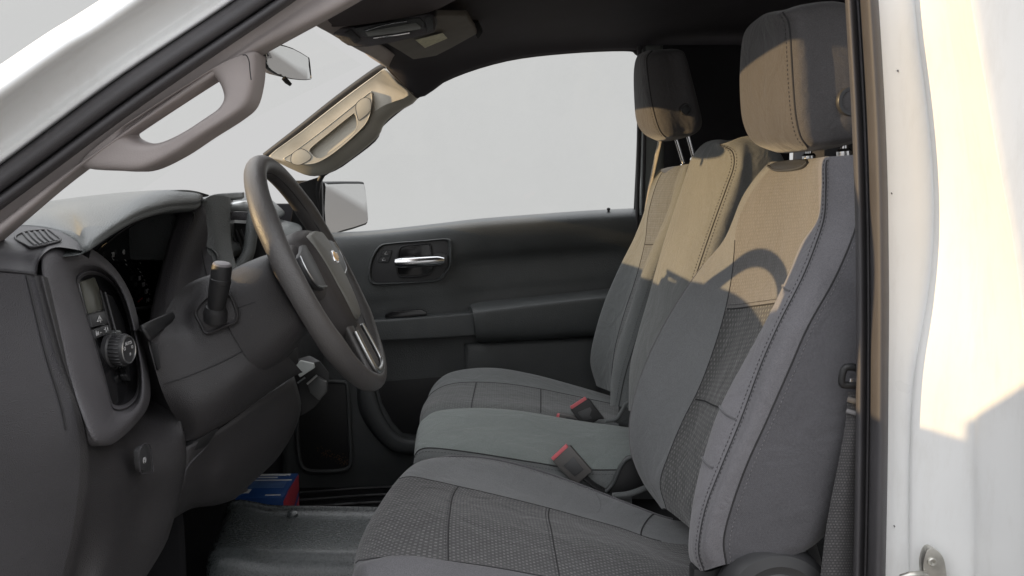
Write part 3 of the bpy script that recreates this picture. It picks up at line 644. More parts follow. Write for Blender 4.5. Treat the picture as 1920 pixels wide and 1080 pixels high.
# centre stack pillar and vents
k1 = C([(378, 374, .715), (380, 420, .715), (392, 475, .70), (418, 548, .68), (430, 600, .66)])
k2 = C([(398, 366, .74), (404, 420, .735), (416, 475, .725), (436, 540, .71), (450, 600, .69)])
k3 = C([(432, 372, .80), (430, 420, .79), (434, 475, .78), (450, 530, .76), (470, 600, .74)])
Surf([off(k1, x=-.04), k1, off(k2, x=.004), k3, off(k3, x=-.07)]).mesh('stack_pillar', M_DASHU, db, nu=5, nv=5)
Surf([C([(378, 376, .71), (398, 366, .75), (430, 363, .82), (456, 362, .88)]), C([(380, 380, .71), (400, 370, .75), (432, 374, .81), (456, 372, .86)])]).mesh('stack_top', M_DASHU, db, nu=4, nv=4, th=.006)
box('stack_sun_block', V3(-.545, .815, -.085), (GX*.075, GY*.085, GZ*.054), M_DASHU, db, .012)  # hidden block added under the stack top to stop sun glints on the seats
sb = slab('stack_bezel', C([(430, 392), (436, 382), (462, 377), (500, 376), (500, 398), (430, 396)], .86), Vector((-.02, .02, 0)), M_SATIN, db, bev=.002)
slab('stack_band', C([(430, 397), (500, 399), (500, 415), (430, 412)], .86), Vector((-.02, .03, 0)), M_DASH, db, bev=.002)
cvv = slab('centre_vent', C([(428, 417), (500, 420), (500, 520), (455, 520), (434, 470)], .885), Vector((-.03, .03, 0)), M_DARK, db, bev=.002)
for i in range(3):
    tube('slat', samp(C([(433+9*i, 430, .872), (442+9*i, 455, .872), (452+9*i, 492, .872)]), 3), .0022, M_BTN, cvv, 6)
tube('vent_frame', samp(C([(480, 380, .87), (474, 415, .86), (470, 450, .85), (464, 478, .84), (446, 505, .82), (430, 530, .80)]), 5), .012, M_DASHU, db, 12)
slab('stack_lower', C([(440, 525, .80), (560, 500, .85), (560, 720, .82), (530, 800, .80), (430, 860, .80)]), Vector((-.03, .08, 0)), M_DARK, db, bev=.004)
# column surround and knee bolster
K1 = C([(268, 622, .355), (300, 618, .39), (340, 600, .43), (362, 562, .445), (395, 530, .45), (440, 512, .47)])
K2 = C([(282, 660, .35), (315, 640, .375), (352, 630, .395), (376, 610, .40), (420, 590, .41), (462, 570, .43)])
K3 = C([(300, 722, .36), (345, 708, .37), (390, 690, .385), (430, 672, .395), (470, 650, .41), (510, 635, .44)])
K4 = C([(318, 765, .375), (362, 765, .37), (410, 745, .385), (455, 715, .40), (500, 690, .43), (560, 690, .50)])
K5 = C([(345, 818, .40), (372, 820, .40), (410, 802, .42), (455, 772, .45), (505, 735, .48), (560, 700, .54)])
K6 = off(K5, x=-.06, z=-.01)
KS = Surf([off(K1, x=-.03), K1, K2, K3, K4, K5, K6])
KS.mesh('column_surround', M_DASHW, db, nu=5, nv=5, u0=0, u1=3)
KS.mesh('knee_bolster', M_DASHW, db, nu=6, nv=5, u0=3, u1=6)
tube('panel_seam', KS.upath(3, .15, 5, lift=.0008), .0008, M_SEAM, db, 5)
# side gap pocket by the gauges
slab('storage_recess', C([(282, 640, .352), (296, 645, .352), (302, 690, .352), (296, 695, .352), (284, 660, .352)]), Vector((-.01, .01, 0)), M_DARK, db, bev=.001)
# under-dash cover
N1 = C([(349, 838, .385), (344, 872, .385), (332, 925, .385), (322, 952, .39), (318, 975, .40)])
N2 = C([(408, 806, .43), (395, 860, .44), (380, 900, .44), (365, 938, .45), (358, 952, .47)])
N3 = C([(470, 760, .48), (468, 830, .50), (445, 885, .50), (420, 930, .51), (410, 944, .53)])
N4 = C([(548, 700, .60), (562, 770, .62), (528, 845, .62), (470, 900, .60), (440, 928, .60)])
N5 = off(N4, x=-.10, y=.01)
NS = Surf([N1, N2, N3, N4, N5]); NS.mesh('under_dash_cover', M_DASHW, db, nu=5, nv=5, th=.004)
tube('panel_seam', NS.upath(2.55, .1, 3.9, lift=.0008), .0008, M_THREADD, db, 5)
slab('shadow_slot', C([(352, 835, .392), (412, 800, .415), (385, 842, .42), (350, 876, .40), (348, 860, .39)]), Vector((-.02, .02, 0)), M_DARK, db, bev=.001)  # dark plate drawn for the shade inside the gap
tube('panel_edge', samp(C([(410, 798, .418), (385, 838, .418), (352, 874, .39), (340, 910, .384), (322, 930, .38)]), 4), .0016, M_DASH, db, 6)
tube('cover_lip', samp(C([(400, 942, .515), (425, 936, .54), (462, 918, .59)]), 4), .003, M_DASH, db, 6)
# switch bank low on the stack
lb = slab('switch_bank', C([(556, 690, .80), (600, 676, .80), (618, 700, .80), (616, 735, .80), (590, 765, .80), (564, 782, .80)]), Vector((-.03, .06, 0)), M_DARK, db, bev=.004)
slab('bright_switch', C([(552, 690), (562, 676), (588, 682), (590, 690), (562, 708)], .786), Vector((0, .008, 0)), mat('pale_switch', (.55, .58, .57), .35), lb, bev=.0015)
slab('rocker_switch', C([(576, 722), (594, 706), (612, 716), (612, 736), (598, 752), (582, 738)], .784), Vector((0, .012, 0)), mat('grey_switch', (.07, .072, .072), .4), lb, bev=.003)
tube('switch_edge', samp(C([(576, 720, .782), (594, 704, .782)]), 3), .0022, M_SATIN, lb, 6)
tube('switch_edge', samp(C([(558, 718, .786), (572, 708, .786)]), 3), .0018, M_SATIN, lb, 6)

# ================================================================== 3. STALK
st = thing('control_stalk', 'stubby black control stalk with a pale round end cap rising from its square plate', 'lever', W(405, 590, .40))
sp_ = [(367, 588), (372, 575), (384, 562), (400, 552), (425, 548), (440, 572), (444, 600), (420, 612), (388, 625), (378, 610)]
plt = slab('stalk_plate', C(sp_, .392), Vector((-.006, .006, 0)), M_DASHW, st, bev=.0015, sm=2)
tube('plate_rim', samp(C(sp_, .391), 3, True), .0024, M_DASHW, plt, 6, True)
lathe('stalk_boot', W(404, 588, .388), Vector((.12, -.35, 1)), [(.0165, -.01), (.0165, .003), (.0145, .008), (.013, .012)], M_DARK, st, 28)
q = [W(404, 585, .385), W(407, 565, .38), W(410, 545, .376), W(413, 528, .372)]
tube('stalk_shaft', samp(q, 3), [.0105, .0112, .012, .0125, .0132, .0138, .0142, .0143, .0143, .0143], M_DARK, st, 24)
ax_ = (W(416, 492, .368)-W(412, 528, .372)).normalized()
lathe('stalk_tip', W(413, 528, .372), ax_, [(.0143, -.002), (.0146, 0), (.0146, .004), (.0138, .005), (.0140, .020), (.0132, .024)], M_DARK, st, 28)
lathe('end_cap', W(413, 528, .372)+ax_*.024, ax_, [(.0130, -.002), (.0128, .001), (.0108, .0032), (.006, .004)], mat('cap_grey', (.17, .16, .165), .45), st, 28)

# ================================================================== 4. STEERING WHEEL
T_, B_ = W(492, 312, .48), W(703, 708, .48)
WC = (T_+B_)/2; EU = (T_-B_).normalized(); EN = EU.cross(GY).normalized()
if EN.x < 0: EN = -EN
WR = (T_-B_).length/2+.002
wh = thing('steering_wheel', 'black leather steering wheel with three spokes and a gold badge on its hub', 'steering wheel', WC)
def wp(y, u, n): return WC+GY*y+EU*u+EN*n
rim = []
for i in range(72):
    a = 2*math.pi*i/72; rim.append(wp(WR*math.cos(a), WR*math.sin(a), 0))
bm = bmesh.new(); rg = []
for i in range(72):
    a = 2*math.pi*i/72; d = GY*math.cos(a)+EU*math.sin(a)
    gr = 1+.10*math.exp(-((math.cos(a)**2-.72)/.12)**2)
    rg.append([bm.verts.new(rim[i]+d*(.0150*gr*math.cos(2*math.pi*j/20))+EN*(.0160*gr*math.sin(2*math.pi*j/20))) for j in range(20)])
for i in range(72):
    for j in range(20): bm.faces.new((rg[i][j], rg[i][(j+1) % 20], rg[(i+1) % 72][(j+1) % 20], rg[(i+1) % 72][j]))
rimo = bmo('rim', bm, M_WHEEL, wh)
tube('rim_seam', [wp((WR-.0152)*math.cos(2*math.pi*i/72), (WR-.0152)*math.sin(2*math.pi*i/72), .004) for i in range(72)], .0007, M_SEAM, rimo, 4, True)
# column shroud (fixed behind the wheel)
def sect(n, hw, hu, cu, e=3.2, k=20):
    o = []
    for j in range(k):
        a = 2*math.pi*j/k; c_, s_ = math.cos(a), math.sin(a)
        o.append(wp(hw*math.copysign(abs(c_)**(2/e), c_), cu+hu*math.copysign(abs(s_)**(2/e), s_), n))
    return o
sh_ = Surf([sect(-.135, .082, .078, -.018), sect(-.11, .082, .078, -.014), sect(-.085, .080, .074, -.010), sect(-.055, .070, .064, -.004), sect(-.045, .055, .050, 0), sect(-.043, .02, .02, 0)], cv=True).mesh('column_shroud', M_DASHW, wh, nu=5, nv=3)
tube('shroud_seam', [wp(y, u, n) for y, u, n in ((-.0822, .012, -.13), (-.0822, .010, -.11), (-.0803, .006, -.085))], .0008, M_SEAM, sh_, 5)
# hub: body, then cover face
hubp = [(-.078, .052), (-.05, .066), (0, .070), (.05, .066), (.078, .052), (.082, .01), (.066, -.045), (.045, -.085), (.02, -.100), (-.02, -.100), (-.045, -.085), (-.066, -.045), (-.082, .01)]
def hl(k, n, ku=None): return [wp(y*k, u*(ku or k), n) for y, u in hubp]
hub = Surf([hl(.80, -.045), hl(1.0, -.03), hl(1.03, -.008), hl(.98, .008), hl(.80, .020), hl(.40, .026), hl(.02, .027)], cv=True).mesh('hub', M_HUB, wh, nu=5, nv=4)
fp = [(-.052, .050), (-.025, .058), (0, .060), (.025, .058), (.052, .050), (.046, .0), (.034, -.055), (.02, -.080), (0, -.086), (-.02, -.080), (-.034, -.055), (-.046, 0)]
Surf([[wp(y*k, u*k, n) for y, u in fp] for k, n in ((1.02, .012), (1.0, .0225), (.9, .027), (.5, .031), (.02, .032))], cv=True).mesh('airbag_cover', M_WFACE, wh, nu=4, nv=4)
# bow-tie badge: silver border, gold field
bt = [(-.030, -.007), (-.011, -.007), (-.011, -.013), (.011, -.013), (.011, -.007), (.030, -.007), (.036, .007), (.011, .007), (.011, .013), (-.011, .013), (-.011, .007), (-.024, .007)]
bd = slab('badge', [wp(y*.66, u*.8+.012, .0342) for y, u in bt], -EN*.004, M_CHROME, wh, bev=.0008)
slab('badge_field', [wp(y*.66*.82, u*.8*.72+.012, .0352) for y, u in bt], -EN*.002, M_GOLD, bd, bev=.0003)
# side spokes with blank button panels
for sg in (-1, 1):
    sp1 = [wp(sg*y, u, n) for y, u, n in ((.07, .055, .002), (.12, .050, -.002), (WR-.004, .062, .0))]
    sp2 = [wp(sg*y, u, n) for y, u, n in ((.07, .02, .014), (.12, .02, .010), (WR-.004, .022, .012))]
    sp3 = [wp(sg*y, u, n) for y, u, n in ((.07, -.03, .008), (.12, -.018, .004), (WR-.004, -.022, .006))]
    sp4 = [wp(sg*y, u, n) for y, u, n in ((.07, -.025, -.02), (.12, -.016, -.018), (WR-.004, -.018, -.012))]
    sp5 = [wp(sg*y, u, n) for y, u, n in ((.07, .045, -.022), (.12, .042, -.020), (WR-.004, .05, -.014))]
    s_o = Surf([sp1, sp2, sp3, sp4, sp5], cu=True).mesh('side_spoke', M_WHEEL, wh, nu=5, nv=5)
    bpnl = [(.076, .046), (.118, .040), (.150, .034), (.156, .012), (.140, -.012), (.085, -.020)]
    slab('button_panel', [wp(sg*y, u, .0175) for y, u in bpnl], -EN*.008, M_BTN, s_o, bev=.0025, sm=2)
    tube('panel_trim', samp([wp(sg*y, u, .0172) for y, u in bpnl[2:]], 4), .0013, M_SATIN, s_o, 6)
# lower spoke pair
for sg in (-1, 1):
    l1 = [wp(sg*y, u, n) for y, u, n in ((.040, -.06, .006), (.042, -.11, .004), (.046, -.145, .004), (.052, -WR+.012, .004))]
    l2 = [wp(sg*y, u, n) for y, u, n in ((.016, -.07, .012), (.022, -.11, .012), (.027, -.145, .012), (.022, -WR+.010, .012))]
    l3 = [wp(sg*y, u, n) for y, u, n in ((.002, -.07, -.015), (.010, -.11, -.012), (.014, -.145, -.010), (.010, -WR+.010, -.008))]
    Surf([l1, l2, l3], cu=True).mesh('lower_spoke', M_WHEEL, wh, nu=5, nv=4)
bzp = [(-.036, -.100), (-.040, -.140), (-.034, -.166), (0, -.172), (.034, -.166), (.040, -.140), (.036, -.100)]
bz = tube('spoke_bezel', samp([wp(y, u, .0145) for y, u in bzp], 5), .0055, M_SATIN, wh, 10, flat=.6)
slab('spoke_insert', [wp(y*.9, u*1.0, .006) for y, u in bzp], -EN*.006, M_BTN, wh, bev=.002, sm=2)

# ================================================================== 5. SEATS
def seam_line(P, parent, m=M_SEAM, r=.0013): tube('piping', P, r, m, parent, 6)
def cap_rows(curves, top=True, bottom=True, k=.55, dz=.006):
    n = len(curves); out = [[] for _ in curves]
    ct = sum((c[0] for c in curves), Vector())/n; cb = sum((c[-1] for c in curves), Vector())/n
    for i, c in enumerate(curves):
        o = list(c)
        if top: o = [ct+(c[0]-ct)*.05+Vector((0, 0, dz)), ct+(c[0]-ct)*k+Vector((0, 0, dz))]+o
        if bottom: o = o+[cb+(c[-1]-cb)*k-Vector((0, 0, dz)), cb+(c[-1]-cb)*.05-Vector((0, 0, dz))]
        out[i] = o
    return out
def headrest(root, c1, c3, c4, c5, yfar, mf, ms, btn, posts, rb=.014):
    c1, c3, c4, c5 = C(c1), C(c3), C(c4), C(c5)
    c2 = [a.lerp(b, .5)+Vector((-.010, 0, 0)) for a, b in zip(c1, c3)]
    c6 = atY(c5, yfar-.02); c0 = [a.lerp(b, .4)+Vector((0, .02, 0)) for a, b in zip(c1, c6)]
    S = Surf(cap_rows([c1, c2, c3, c4, c5, c6, c0]), cu=True)
    h = S.mesh('headrest', mf, root, nu=6, nv=5, u0=-.25, u1=2)
    S.mesh('headrest_side', ms, h, nu=6, nv=5, u0=2, u1=7-.25)
    seam_line(S.upath(2.03, 2, len(c1)+1, lift=.0002), h, M_SEAM, .0014)
    stitches('stitching', S.upath(1.90, 2.1, len(c1)+.9, lift=.0006), M_THREADD, h)
    b, bn = btn
    lathe('release_button', b, bn, [(rb, -.006), (rb, .003), (rb*.93, .0055), (rb*.72, .0055), (rb*.66, .002), (rb*.3, .003)], M_BTN, h, 32)
    for a, e in posts:
        tube('post', [a, e], .0055, M_CHROME, h, 12)
        lathe('post_collar', e, (a-e), [(.011, -.006), (.011, .004), (.008, .008)], M_CHROME, h, 16)
    return h, S
# ---- driver seat
for y0, y1 in ((.27, .68), (.79, 1.0), (1.09, 1.5)): box('seat_riser', V3(.12, (y0+y1)/2, -.77), (GX*.14, GY*(y1-y0)/2, GZ*.15), M_CARPET, cab, .01)
ds = thing('seat', 'grey cloth driver seat nearest the open doorway with dotted insert and stitched side bolster', 'seat', V3(.15, .48, -.9), 'cloth front seats of the cab')
f1 = [(1440, 309, .62), (1400, 362, .665), (1378, 416, .69), (1352, 458, .71), (1310, 508, .725), (1260, 583, .73), (1222, 655, .73), (1195, 725, .73), (1181, 790, .73), (1184, 850, .72), (1206, 905, .71), (1245, 955, .70)]
f2 = [(1452, 309, .60), (1408, 362, .635), (1382, 420, .655), (1377, 470, .645), (1372, 520, .625), (1358, 590, .61), (1335, 665, .605), (1310, 730, .60), (1280, 790, .60), (1255, 850, .60), (1238, 905, .60), (1250, 955, .60)]
n4 = [(1541, 300, .32), (1539, 352, .315), (1533, 410, .305), (1503, 455, .30), (1480, 510, .292), (1442, 590, .288), (1402, 665, .287), (1350, 765, .287), (1318, 860, .287), (1298, 950, .287), (1291, 1030, .285), (1302, 1066, .285)]
n5 = [(1551, 300, .285), (1549, 348, .275), (1546, 405, .262), (1531, 455, .250), (1505, 520, .238), (1462, 605, .233), (1428, 682, .231), (1388, 790, .23), (1350, 882, .23), (1322, 957, .23), (1310, 1030, .23), (1320, 1070, .232)]
n6 = [(1612, 296, .27), (1614, 350, .255), (1608, 412, .24), (1590, 467, .225), (1560, 532, .212), (1515, 612, .205), (1480, 692, .203), (1437, 790, .203), (1400, 872, .205), (1372, 950, .207), (1357, 1012, .21), (1362, 1058, .214)]
n7 = [(1690, 294, .30), (1690, 350, .275), (1690, 412, .255), (1684, 467, .24), (1678, 532, .23), (1668, 612, .222), (1655, 692, .22), (1632, 790, .22), (1606, 872, .222), (1580, 942, .226), (1552, 992, .23), (1490, 1030, .232)]
c1, c2, c4, c5, c6, c7 = map(C, (f1, f2, n4, n5, n6, n7))
c3 = []
for i, p in enumerate(c4):
    w = max(0, min(1, (i-1.6)/2.)); c3.append(p+Vector((.006+.030*w, .025+.035*w, 0)))
c2b = [a.lerp(b, .5)+Vector((.006, 0, 0)) for a, b in zip(c2, c3)]
c0 = off(c1, x=.06, y=.012); c8 = atY(c7, .68)
rows = [c0, c1, c2, c2b, c3, c4, c5, c6, c7, c8]
def top_row(c, dx=.07, dz=-.002): return [c[0]+Vector((dx, 0, dz)), c[0]+Vector((dx*.25, 0, .004))]+c
rows = [top_row(c, .07 if i < 8 else .02) for i, c in enumerate(rows)]
BS = Surf(rows)
bkr = BS.mesh('backrest', M_SIDE, ds, nu=6, nv=5, u0=7, u1=9)           # side and rear panel
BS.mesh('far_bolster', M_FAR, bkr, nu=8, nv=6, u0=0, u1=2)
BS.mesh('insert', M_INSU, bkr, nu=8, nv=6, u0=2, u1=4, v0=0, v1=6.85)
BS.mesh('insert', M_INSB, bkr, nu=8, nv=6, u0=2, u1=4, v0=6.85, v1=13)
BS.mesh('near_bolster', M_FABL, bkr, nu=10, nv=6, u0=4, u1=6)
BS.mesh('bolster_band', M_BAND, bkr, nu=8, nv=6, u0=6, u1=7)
for u in (2.0, 6.0, 7.0): seam_line(BS.upath(u, 2 if u != 2 else 4.6, 13, lift=-.0002), bkr)
seam_line(BS.upath(1.0, 4.5, 12.9, lift=.0006), bkr, M_THREAD, .0009)
stitches('stitching', BS.upath(5.86, 2, 13, lift=.0009), M_THREADD, bkr)
stitches('stitching', BS.upath(6.10, 2, 13, lift=.0009), M_THREADD, bkr)
stitches('stitching', BS.upath(7.08, 2, 13, lift=.0009), M_THREAD, bkr)
seam_line(BS.vpath(6.85, 2.05, 3.9, lift=.0005), bkr); stitches('stitching', BS.vpath(6.75, 2.05, 3.9, lift=.0009), M_THREADD, bkr)
seam_line(BS.vpath(9.3, 2.05, 3.7, lift=.0005), bkr)
for v, a, b in ((6.35, 4.95, 5.75), (9.0, 4.9, 5.8), (10.0, 4.9, 5.7)):   # pinched tucks in the bolster
    seam_line(BS.vpath(v, a, b, lift=-.0006), bkr, M_FAB, .0022)
gd = slab('headrest_guide', C([(1440, 311, .60), (1452, 304, .58), (1480, 300, .50), (1506, 299, .44), (1514, 303, .42), (1506, 311, .43), (1478, 318, .50), (1452, 318, .57)]), Vector((.03, 0, .002)), M_DARK, ds, bev=.002, sm=2)
tube('guide_lip', samp(C([(1440, 311, .60), (1454, 319, .568), (1480, 319, .50), (1504, 313, .43), (1514, 304, .41)]), 4), .0022, M_BTN, gd, 8)
# side tag of the bolster foot and recliner cover
lathe('recliner_cover', W(1452, 1128, .205), Vector((0, -1, 0)), [(.075, -.02), (.075, .004), (.068, .016), (.055, .020), (.048, .017), (.044, .017), (.036, .024), (.01, .028)], M_BTN, ds, 48)
slab('recliner_shield', C([(1300, 1066), (1330, 1072), (1380, 1050), (1450, 1032), (1530, 1012), (1545, 1060), (1545, 1150), (1300, 1150)], .24), Vector((0, .03, 0)), M_DARK, ds, bev=.006)
h1 = [(1425, 34, .585), (1396, 62, .60), (1388, 120, .605), (1388, 183, .605), (1394, 232, .60), (1412, 266, .59), (1447, 283, .575)]
h3_ = [(1467, 24, .358), (1478, 45, .349), (1482, 100, .345), (1485, 155, .345), (1490, 215, .345), (1499, 255, .348), (1513, 276, .358)]
h4_ = [(1513, 10, .352), (1530, 32, .339), (1540, 90, .335), (1545, 150, .334), (1548, 210, .335), (1550, 252, .34), (1552, 271, .352)]
h5_ = [(1575, 6, .38), (1612, 26, .36), (1628, 90, .352), (1634, 150, .352), (1634, 210, .352), (1628, 248, .358), (1605, 266, .375)]
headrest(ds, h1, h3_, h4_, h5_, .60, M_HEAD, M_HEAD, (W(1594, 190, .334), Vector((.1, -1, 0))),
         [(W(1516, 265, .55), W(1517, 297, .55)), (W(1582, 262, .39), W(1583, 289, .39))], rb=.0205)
# cushion
d1 = [(785, 950, .70), (778, 882, .69), (810, 861, .70), (870, 857, .715), (930, 862, .72), (1000, 879, .72), (1062, 900, .72), (1130, 926, .715), (1190, 950, .70), (1262, 975, .69)]
d2 = [(742, 985, .60), (738, 912, .60), (765, 894, .60), (815, 902, .605), (860, 912, .605), (930, 928, .605), (1030, 953, .605), (1095, 971, .605), (1160, 989, .60), (1240, 1015, .59)]
d3 = [(668, 1090, .44), (682, 1000, .44), (716, 962, .45), (775, 960, .45), (843, 967, .45), (935, 983, .45), (1035, 1002, .45), (1115, 1020, .45), (1200, 1042, .45), (1300, 1075, .45)]
d4 = [(656, 1150, .31), (664, 1064, .315), (688, 1050, .315), (740, 1046, .312), (841, 1053, .31), (940, 1067, .31), (1050, 1088, .31), (1130, 1106, .31), (1215, 1126, .31), (1300, 1145, .31)]
d5 = [(664, 1190, .25), (676, 1078, .262), (712, 1052, .27), (770, 1045, .275), (845, 1056, .275), (940, 1071, .275), (1050, 1092, .275), (1130, 1110, .275), (1215, 1130, .275), (1300, 1150, .28)]
d6 = [(700, 1300, .22), (690, 1160, .22), (720, 1140, .22), (780, 1130, .22), (850, 1135, .22), (930, 1145, .22), (1000, 1160, .22), (1080, 1175, .22), (1160, 1190, .22), (1270, 1210, .22)]
q1_, q2_, q3_, q4_, q5_, q6_ = map(C, (d1, d2, d3, d4, d5, d6))
for q in (q1_, q2_, q3_, q4_, q5_, q6_): q.append(q[-1]+Vector((.09, 0, -.012)))
q0_ = off(q1_, y=.02, z=-.07)
CS = Surf([q0_, q1_, q2_, q3_, q4_, q5_, q6_])
cu_ = CS.mesh('cushion', M_INS, ds, nu=8, nv=6, u0=2, u1=4)
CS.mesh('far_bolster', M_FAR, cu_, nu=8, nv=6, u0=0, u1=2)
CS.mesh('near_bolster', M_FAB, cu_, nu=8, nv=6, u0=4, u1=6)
seam_line(CS.upath(1.08, 1.2, 9, lift=.0008), cu_, M_FAB, .0022); stitches('stitching', CS.upath(1.2, 1.4, 7, lift=.0008), M_THREAD, cu_)
seam_line(CS.upath(2.0, 1.5, 9, lift=-.0004), cu_)
seam_line(CS.upath(4.0, 1.2, 9, lift=.0004), cu_)
for v in (4.0, 6.0): seam_line(CS.vpath(v, 2.02, 3.98, lift=.0002), cu_, M_SEAM, .0010); stitches('stitching', CS.vpath(v-.06, 2.02, 3.98, lift=.0006), M_THREADD, cu_)
# curved stitch that ends the bolster welt, and the rear tuck
Pw = [CS.at(1.25+.5*t, 6.9+.9*t-.5*t*t)+CS.nrm(1.25+.5*t, 7.2)*.0008 for t in [i/10 for i in range(11)]]
stitches('stitching', Pw, M_THREAD, cu_)
seam_line(CS.vpath(8.55, 1.0, 2.0, lift=.0002), cu_)
# ---- hinge brackets between the seats
br = slab('hinge_bracket', C([(1134, 924), (1150, 905), (1163, 876), (1176, 860), (1196, 856), (1240, 850), (1240, 905), (1200, 913), (1160, 927)], .755), Vector((0, .02, 0)), M_DARK, ds, bev=.003)
tube('bracket_edge', samp(C([(1136, 922), (1150, 905), (1163, 876), (1176, 861), (1200, 855)], .752), 4), .0035, M_DOOR, br, 8)
tube('cushion_welt', samp(C([(1148, 930), (1180, 926), (1210, 915), (1240, 905)], .74), 4), .006, M_PFAB, br, 8)
# ---- middle seat
ms_ = thing('seat', 'narrow plain grey middle seat between the two outer seats, its back topped by sun', 'seat', V3(.15, .9, -.9), 'cloth front seats of the cab')
m1 = [(1332, 265, .96), (1300, 292, 1.0), (1285, 330, 1.01), (1262, 400, 1.02), (1240, 470, 1.02), (1215, 560, 1.02), (1195, 630, 1.02), (1181, 690, 1.02), (1179, 770, 1.02)]
m3 = [(1352, 270, .80), (1373, 284, .785), (1376, 312, .78), (1361, 356, .78), (1340, 414, .78), (1312, 495, .78), (1285, 580, .78), (1262, 660, .78), (1250, 770, .78)]
m4 = [(1392, 257, .785), (1403, 266, .772), (1406, 300, .766), (1400, 356, .765), (1384, 414, .765), (1362, 495, .765), (1335, 580, .765), (1310, 660, .765), (1300, 770, .765)]
m5 = [(1410, 256, .80), (1440, 266, .79), (1470, 300, .785), (1475, 356, .785), (1470, 414, .785), (1450, 495, .785), (1430, 580, .785), (1400, 660, .785), (1380, 770, .785)]
M1, M3, M4, M5 = map(C, (m1, m3, m4, m5))
M2 = [a.lerp(b, .5)+Vector((-.012, 0, 0)) for a, b in zip(M1, M3)]
M2[0] = W(1345, 262, .9); M2[1] = M2[1]+Vector((.0, 0, .004))
M6 = atY(M5, 1.0); M0 = off(M1, x=.05, y=.01)
rows = [M0, M1, M2, M3, M4, M5, M6]
rows = [[c[0]+Vector((.06, 0, -.01))]+c for c in rows]
MS = Surf(rows)
mb = MS.mesh('backrest', M_MIDB, ms_, nu=7, nv=6, u0=0, u1=3)
MS.mesh('side_panel', M_MIDB, mb, nu=6, nv=6, u0=3, u1=6)
seam_line(MS.upath(3.0, 1, 9, lift=.0001), mb); stitches('stitching', MS.upath(3.12, 1, 9, lift=.0008), M_THREADD, mb)
stitches('stitching', MS.upath(2.9, 1, 9, lift=.0008), M_THREADD, mb)
g1_ = [(790, 860, 1.01), (785, 806, 1.0), (800, 782, 1.01), (830, 769, 1.02), (900, 765, 1.03), (980, 771, 1.03), (1080, 788, 1.03), (1190, 803, 1.03)]
g2_ = [(783, 870, .90), (779, 826, .90), (793, 805, .90), (830, 798, .90), (900, 800, .90), (1000, 810, .90), (1090, 822, .90), (1190, 830, .90)]
g3_ = [(776, 890, .785), (777, 858, .785), (789, 842, .785), (820, 840, .785), (900, 850, .785), (1000, 866, .785), (1090, 879, .785), (1185, 880, .785)]
g4_ = [(777, 940, .77), (776, 905, .768), (788, 888, .768), (822, 885, .767), (900, 897, .766), (1000, 914, .766), (1090, 928, .766), (1185, 935, .766)]
g5_ = [(800, 1000, .775), (800, 980, .775), (810, 970, .775), (840, 965, .775), (910, 970, .775), (1000, 985, .775), (1090, 1000, .775), (1185, 1010, .775)]
G_ = [C(x) for x in (g1_, g2_, g3_, g4_, g5_)]
MC = Surf([off(G_[0], y=.015, z=-.06)]+G_)
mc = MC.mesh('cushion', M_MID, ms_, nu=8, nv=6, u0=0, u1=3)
MC.mesh('cushion_side', M_PFAB, mc, nu=6, nv=6, u0=3, u1=5)
seam_line(MC.upath(3.02, .3, 7, lift=.0004), mc); stitches('stitching', MC.upath(3.18, .3, 7, lift=.0008), M_THREADD, mc)
# ---- passenger seat
ps = thing('seat', 'grey cloth passenger seat beyond the middle seat beside the far door', 'seat', V3(.1, 1.28, -.9), 'cloth front seats of the cab')
p1 = [(1240, 319, 1.42), (1223, 345, 1.46), (1212, 390, 1.49), (1190, 444, 1.51), (1160, 504, 1.52), (1132, 570, 1.52), (1113, 635, 1.52), (1107, 680, 1.52), (1118, 722, 1.51)]
p2 = [(1246, 319, 1.40), (1231, 346, 1.42), (1216, 400, 1.43), (1210, 452, 1.42), (1194, 517, 1.40), (1171, 587, 1.395), (1155, 645, 1.39), (1148, 692, 1.39), (1146, 735, 1.39)]
p4 = [(1283, 312, 1.14), (1270, 346, 1.12), (1250, 402, 1.11), (1226, 455, 1.10), (1202, 515, 1.09), (1178, 588, 1.088), (1158, 650, 1.087), (1147, 702, 1.087), (1144, 760, 1.087)]
p5 = [(1296, 312, 1.10), (1292, 346, 1.08), (1280, 402, 1.06), (1256, 457, 1.05), (1232, 518, 1.045), (1208, 590, 1.04), (1188, 652, 1.04), (1172, 704, 1.04), (1160, 762, 1.04)]
p6 = [(1380, 312, 1.11), (1380, 346, 1.09), (1370, 402, 1.07), (1350, 457, 1.06), (1330, 518, 1.055), (1310, 590, 1.05), (1280, 652, 1.05), (1250, 704, 1.05), (1230, 762, 1.05)]
P1, P2, P4, P5, P6 = map(C, (p1, p2, p4, p5, p6))
P3 = [p+Vector((.004+.026*max(0, min(1, (i-1.2)/2.)), .05, 0)) for i, p in enumerate(P4)]
P0 = off(P1, x=.06, y=.012); P7 = atY(P6, 1.48)
rows = [top_row(c, .07 if i < 6 else .02) for i, c in enumerate([P0, P1, P2, P3, P4, P5, P6, P7])]
PS = Surf(rows)
pb = PS.mesh('backrest', M_PFAB, ps, nu=6, nv=5, u0=5, u1=7)
PS.mesh('far_bolster', M_PFAB, pb, nu=7, nv=6, u0=0, u1=2)
PS.mesh('insert', M_PINS, pb, nu=7, nv=6, u0=2, u1=3)
PS.mesh('near_bolster', M_PFAB, pb, nu=8, nv=6, u0=3, u1=5)
for u in (2.0, 5.0): seam_line(PS.upath(u, 2, 10, lift=.0), pb)
stitches('stitching', PS.upath(4.85, 2, 10, lift=.001), M_THREADD, pb)
seam_line(PS.vpath(5.1, 2.02, 3.2, lift=.0006), pb)
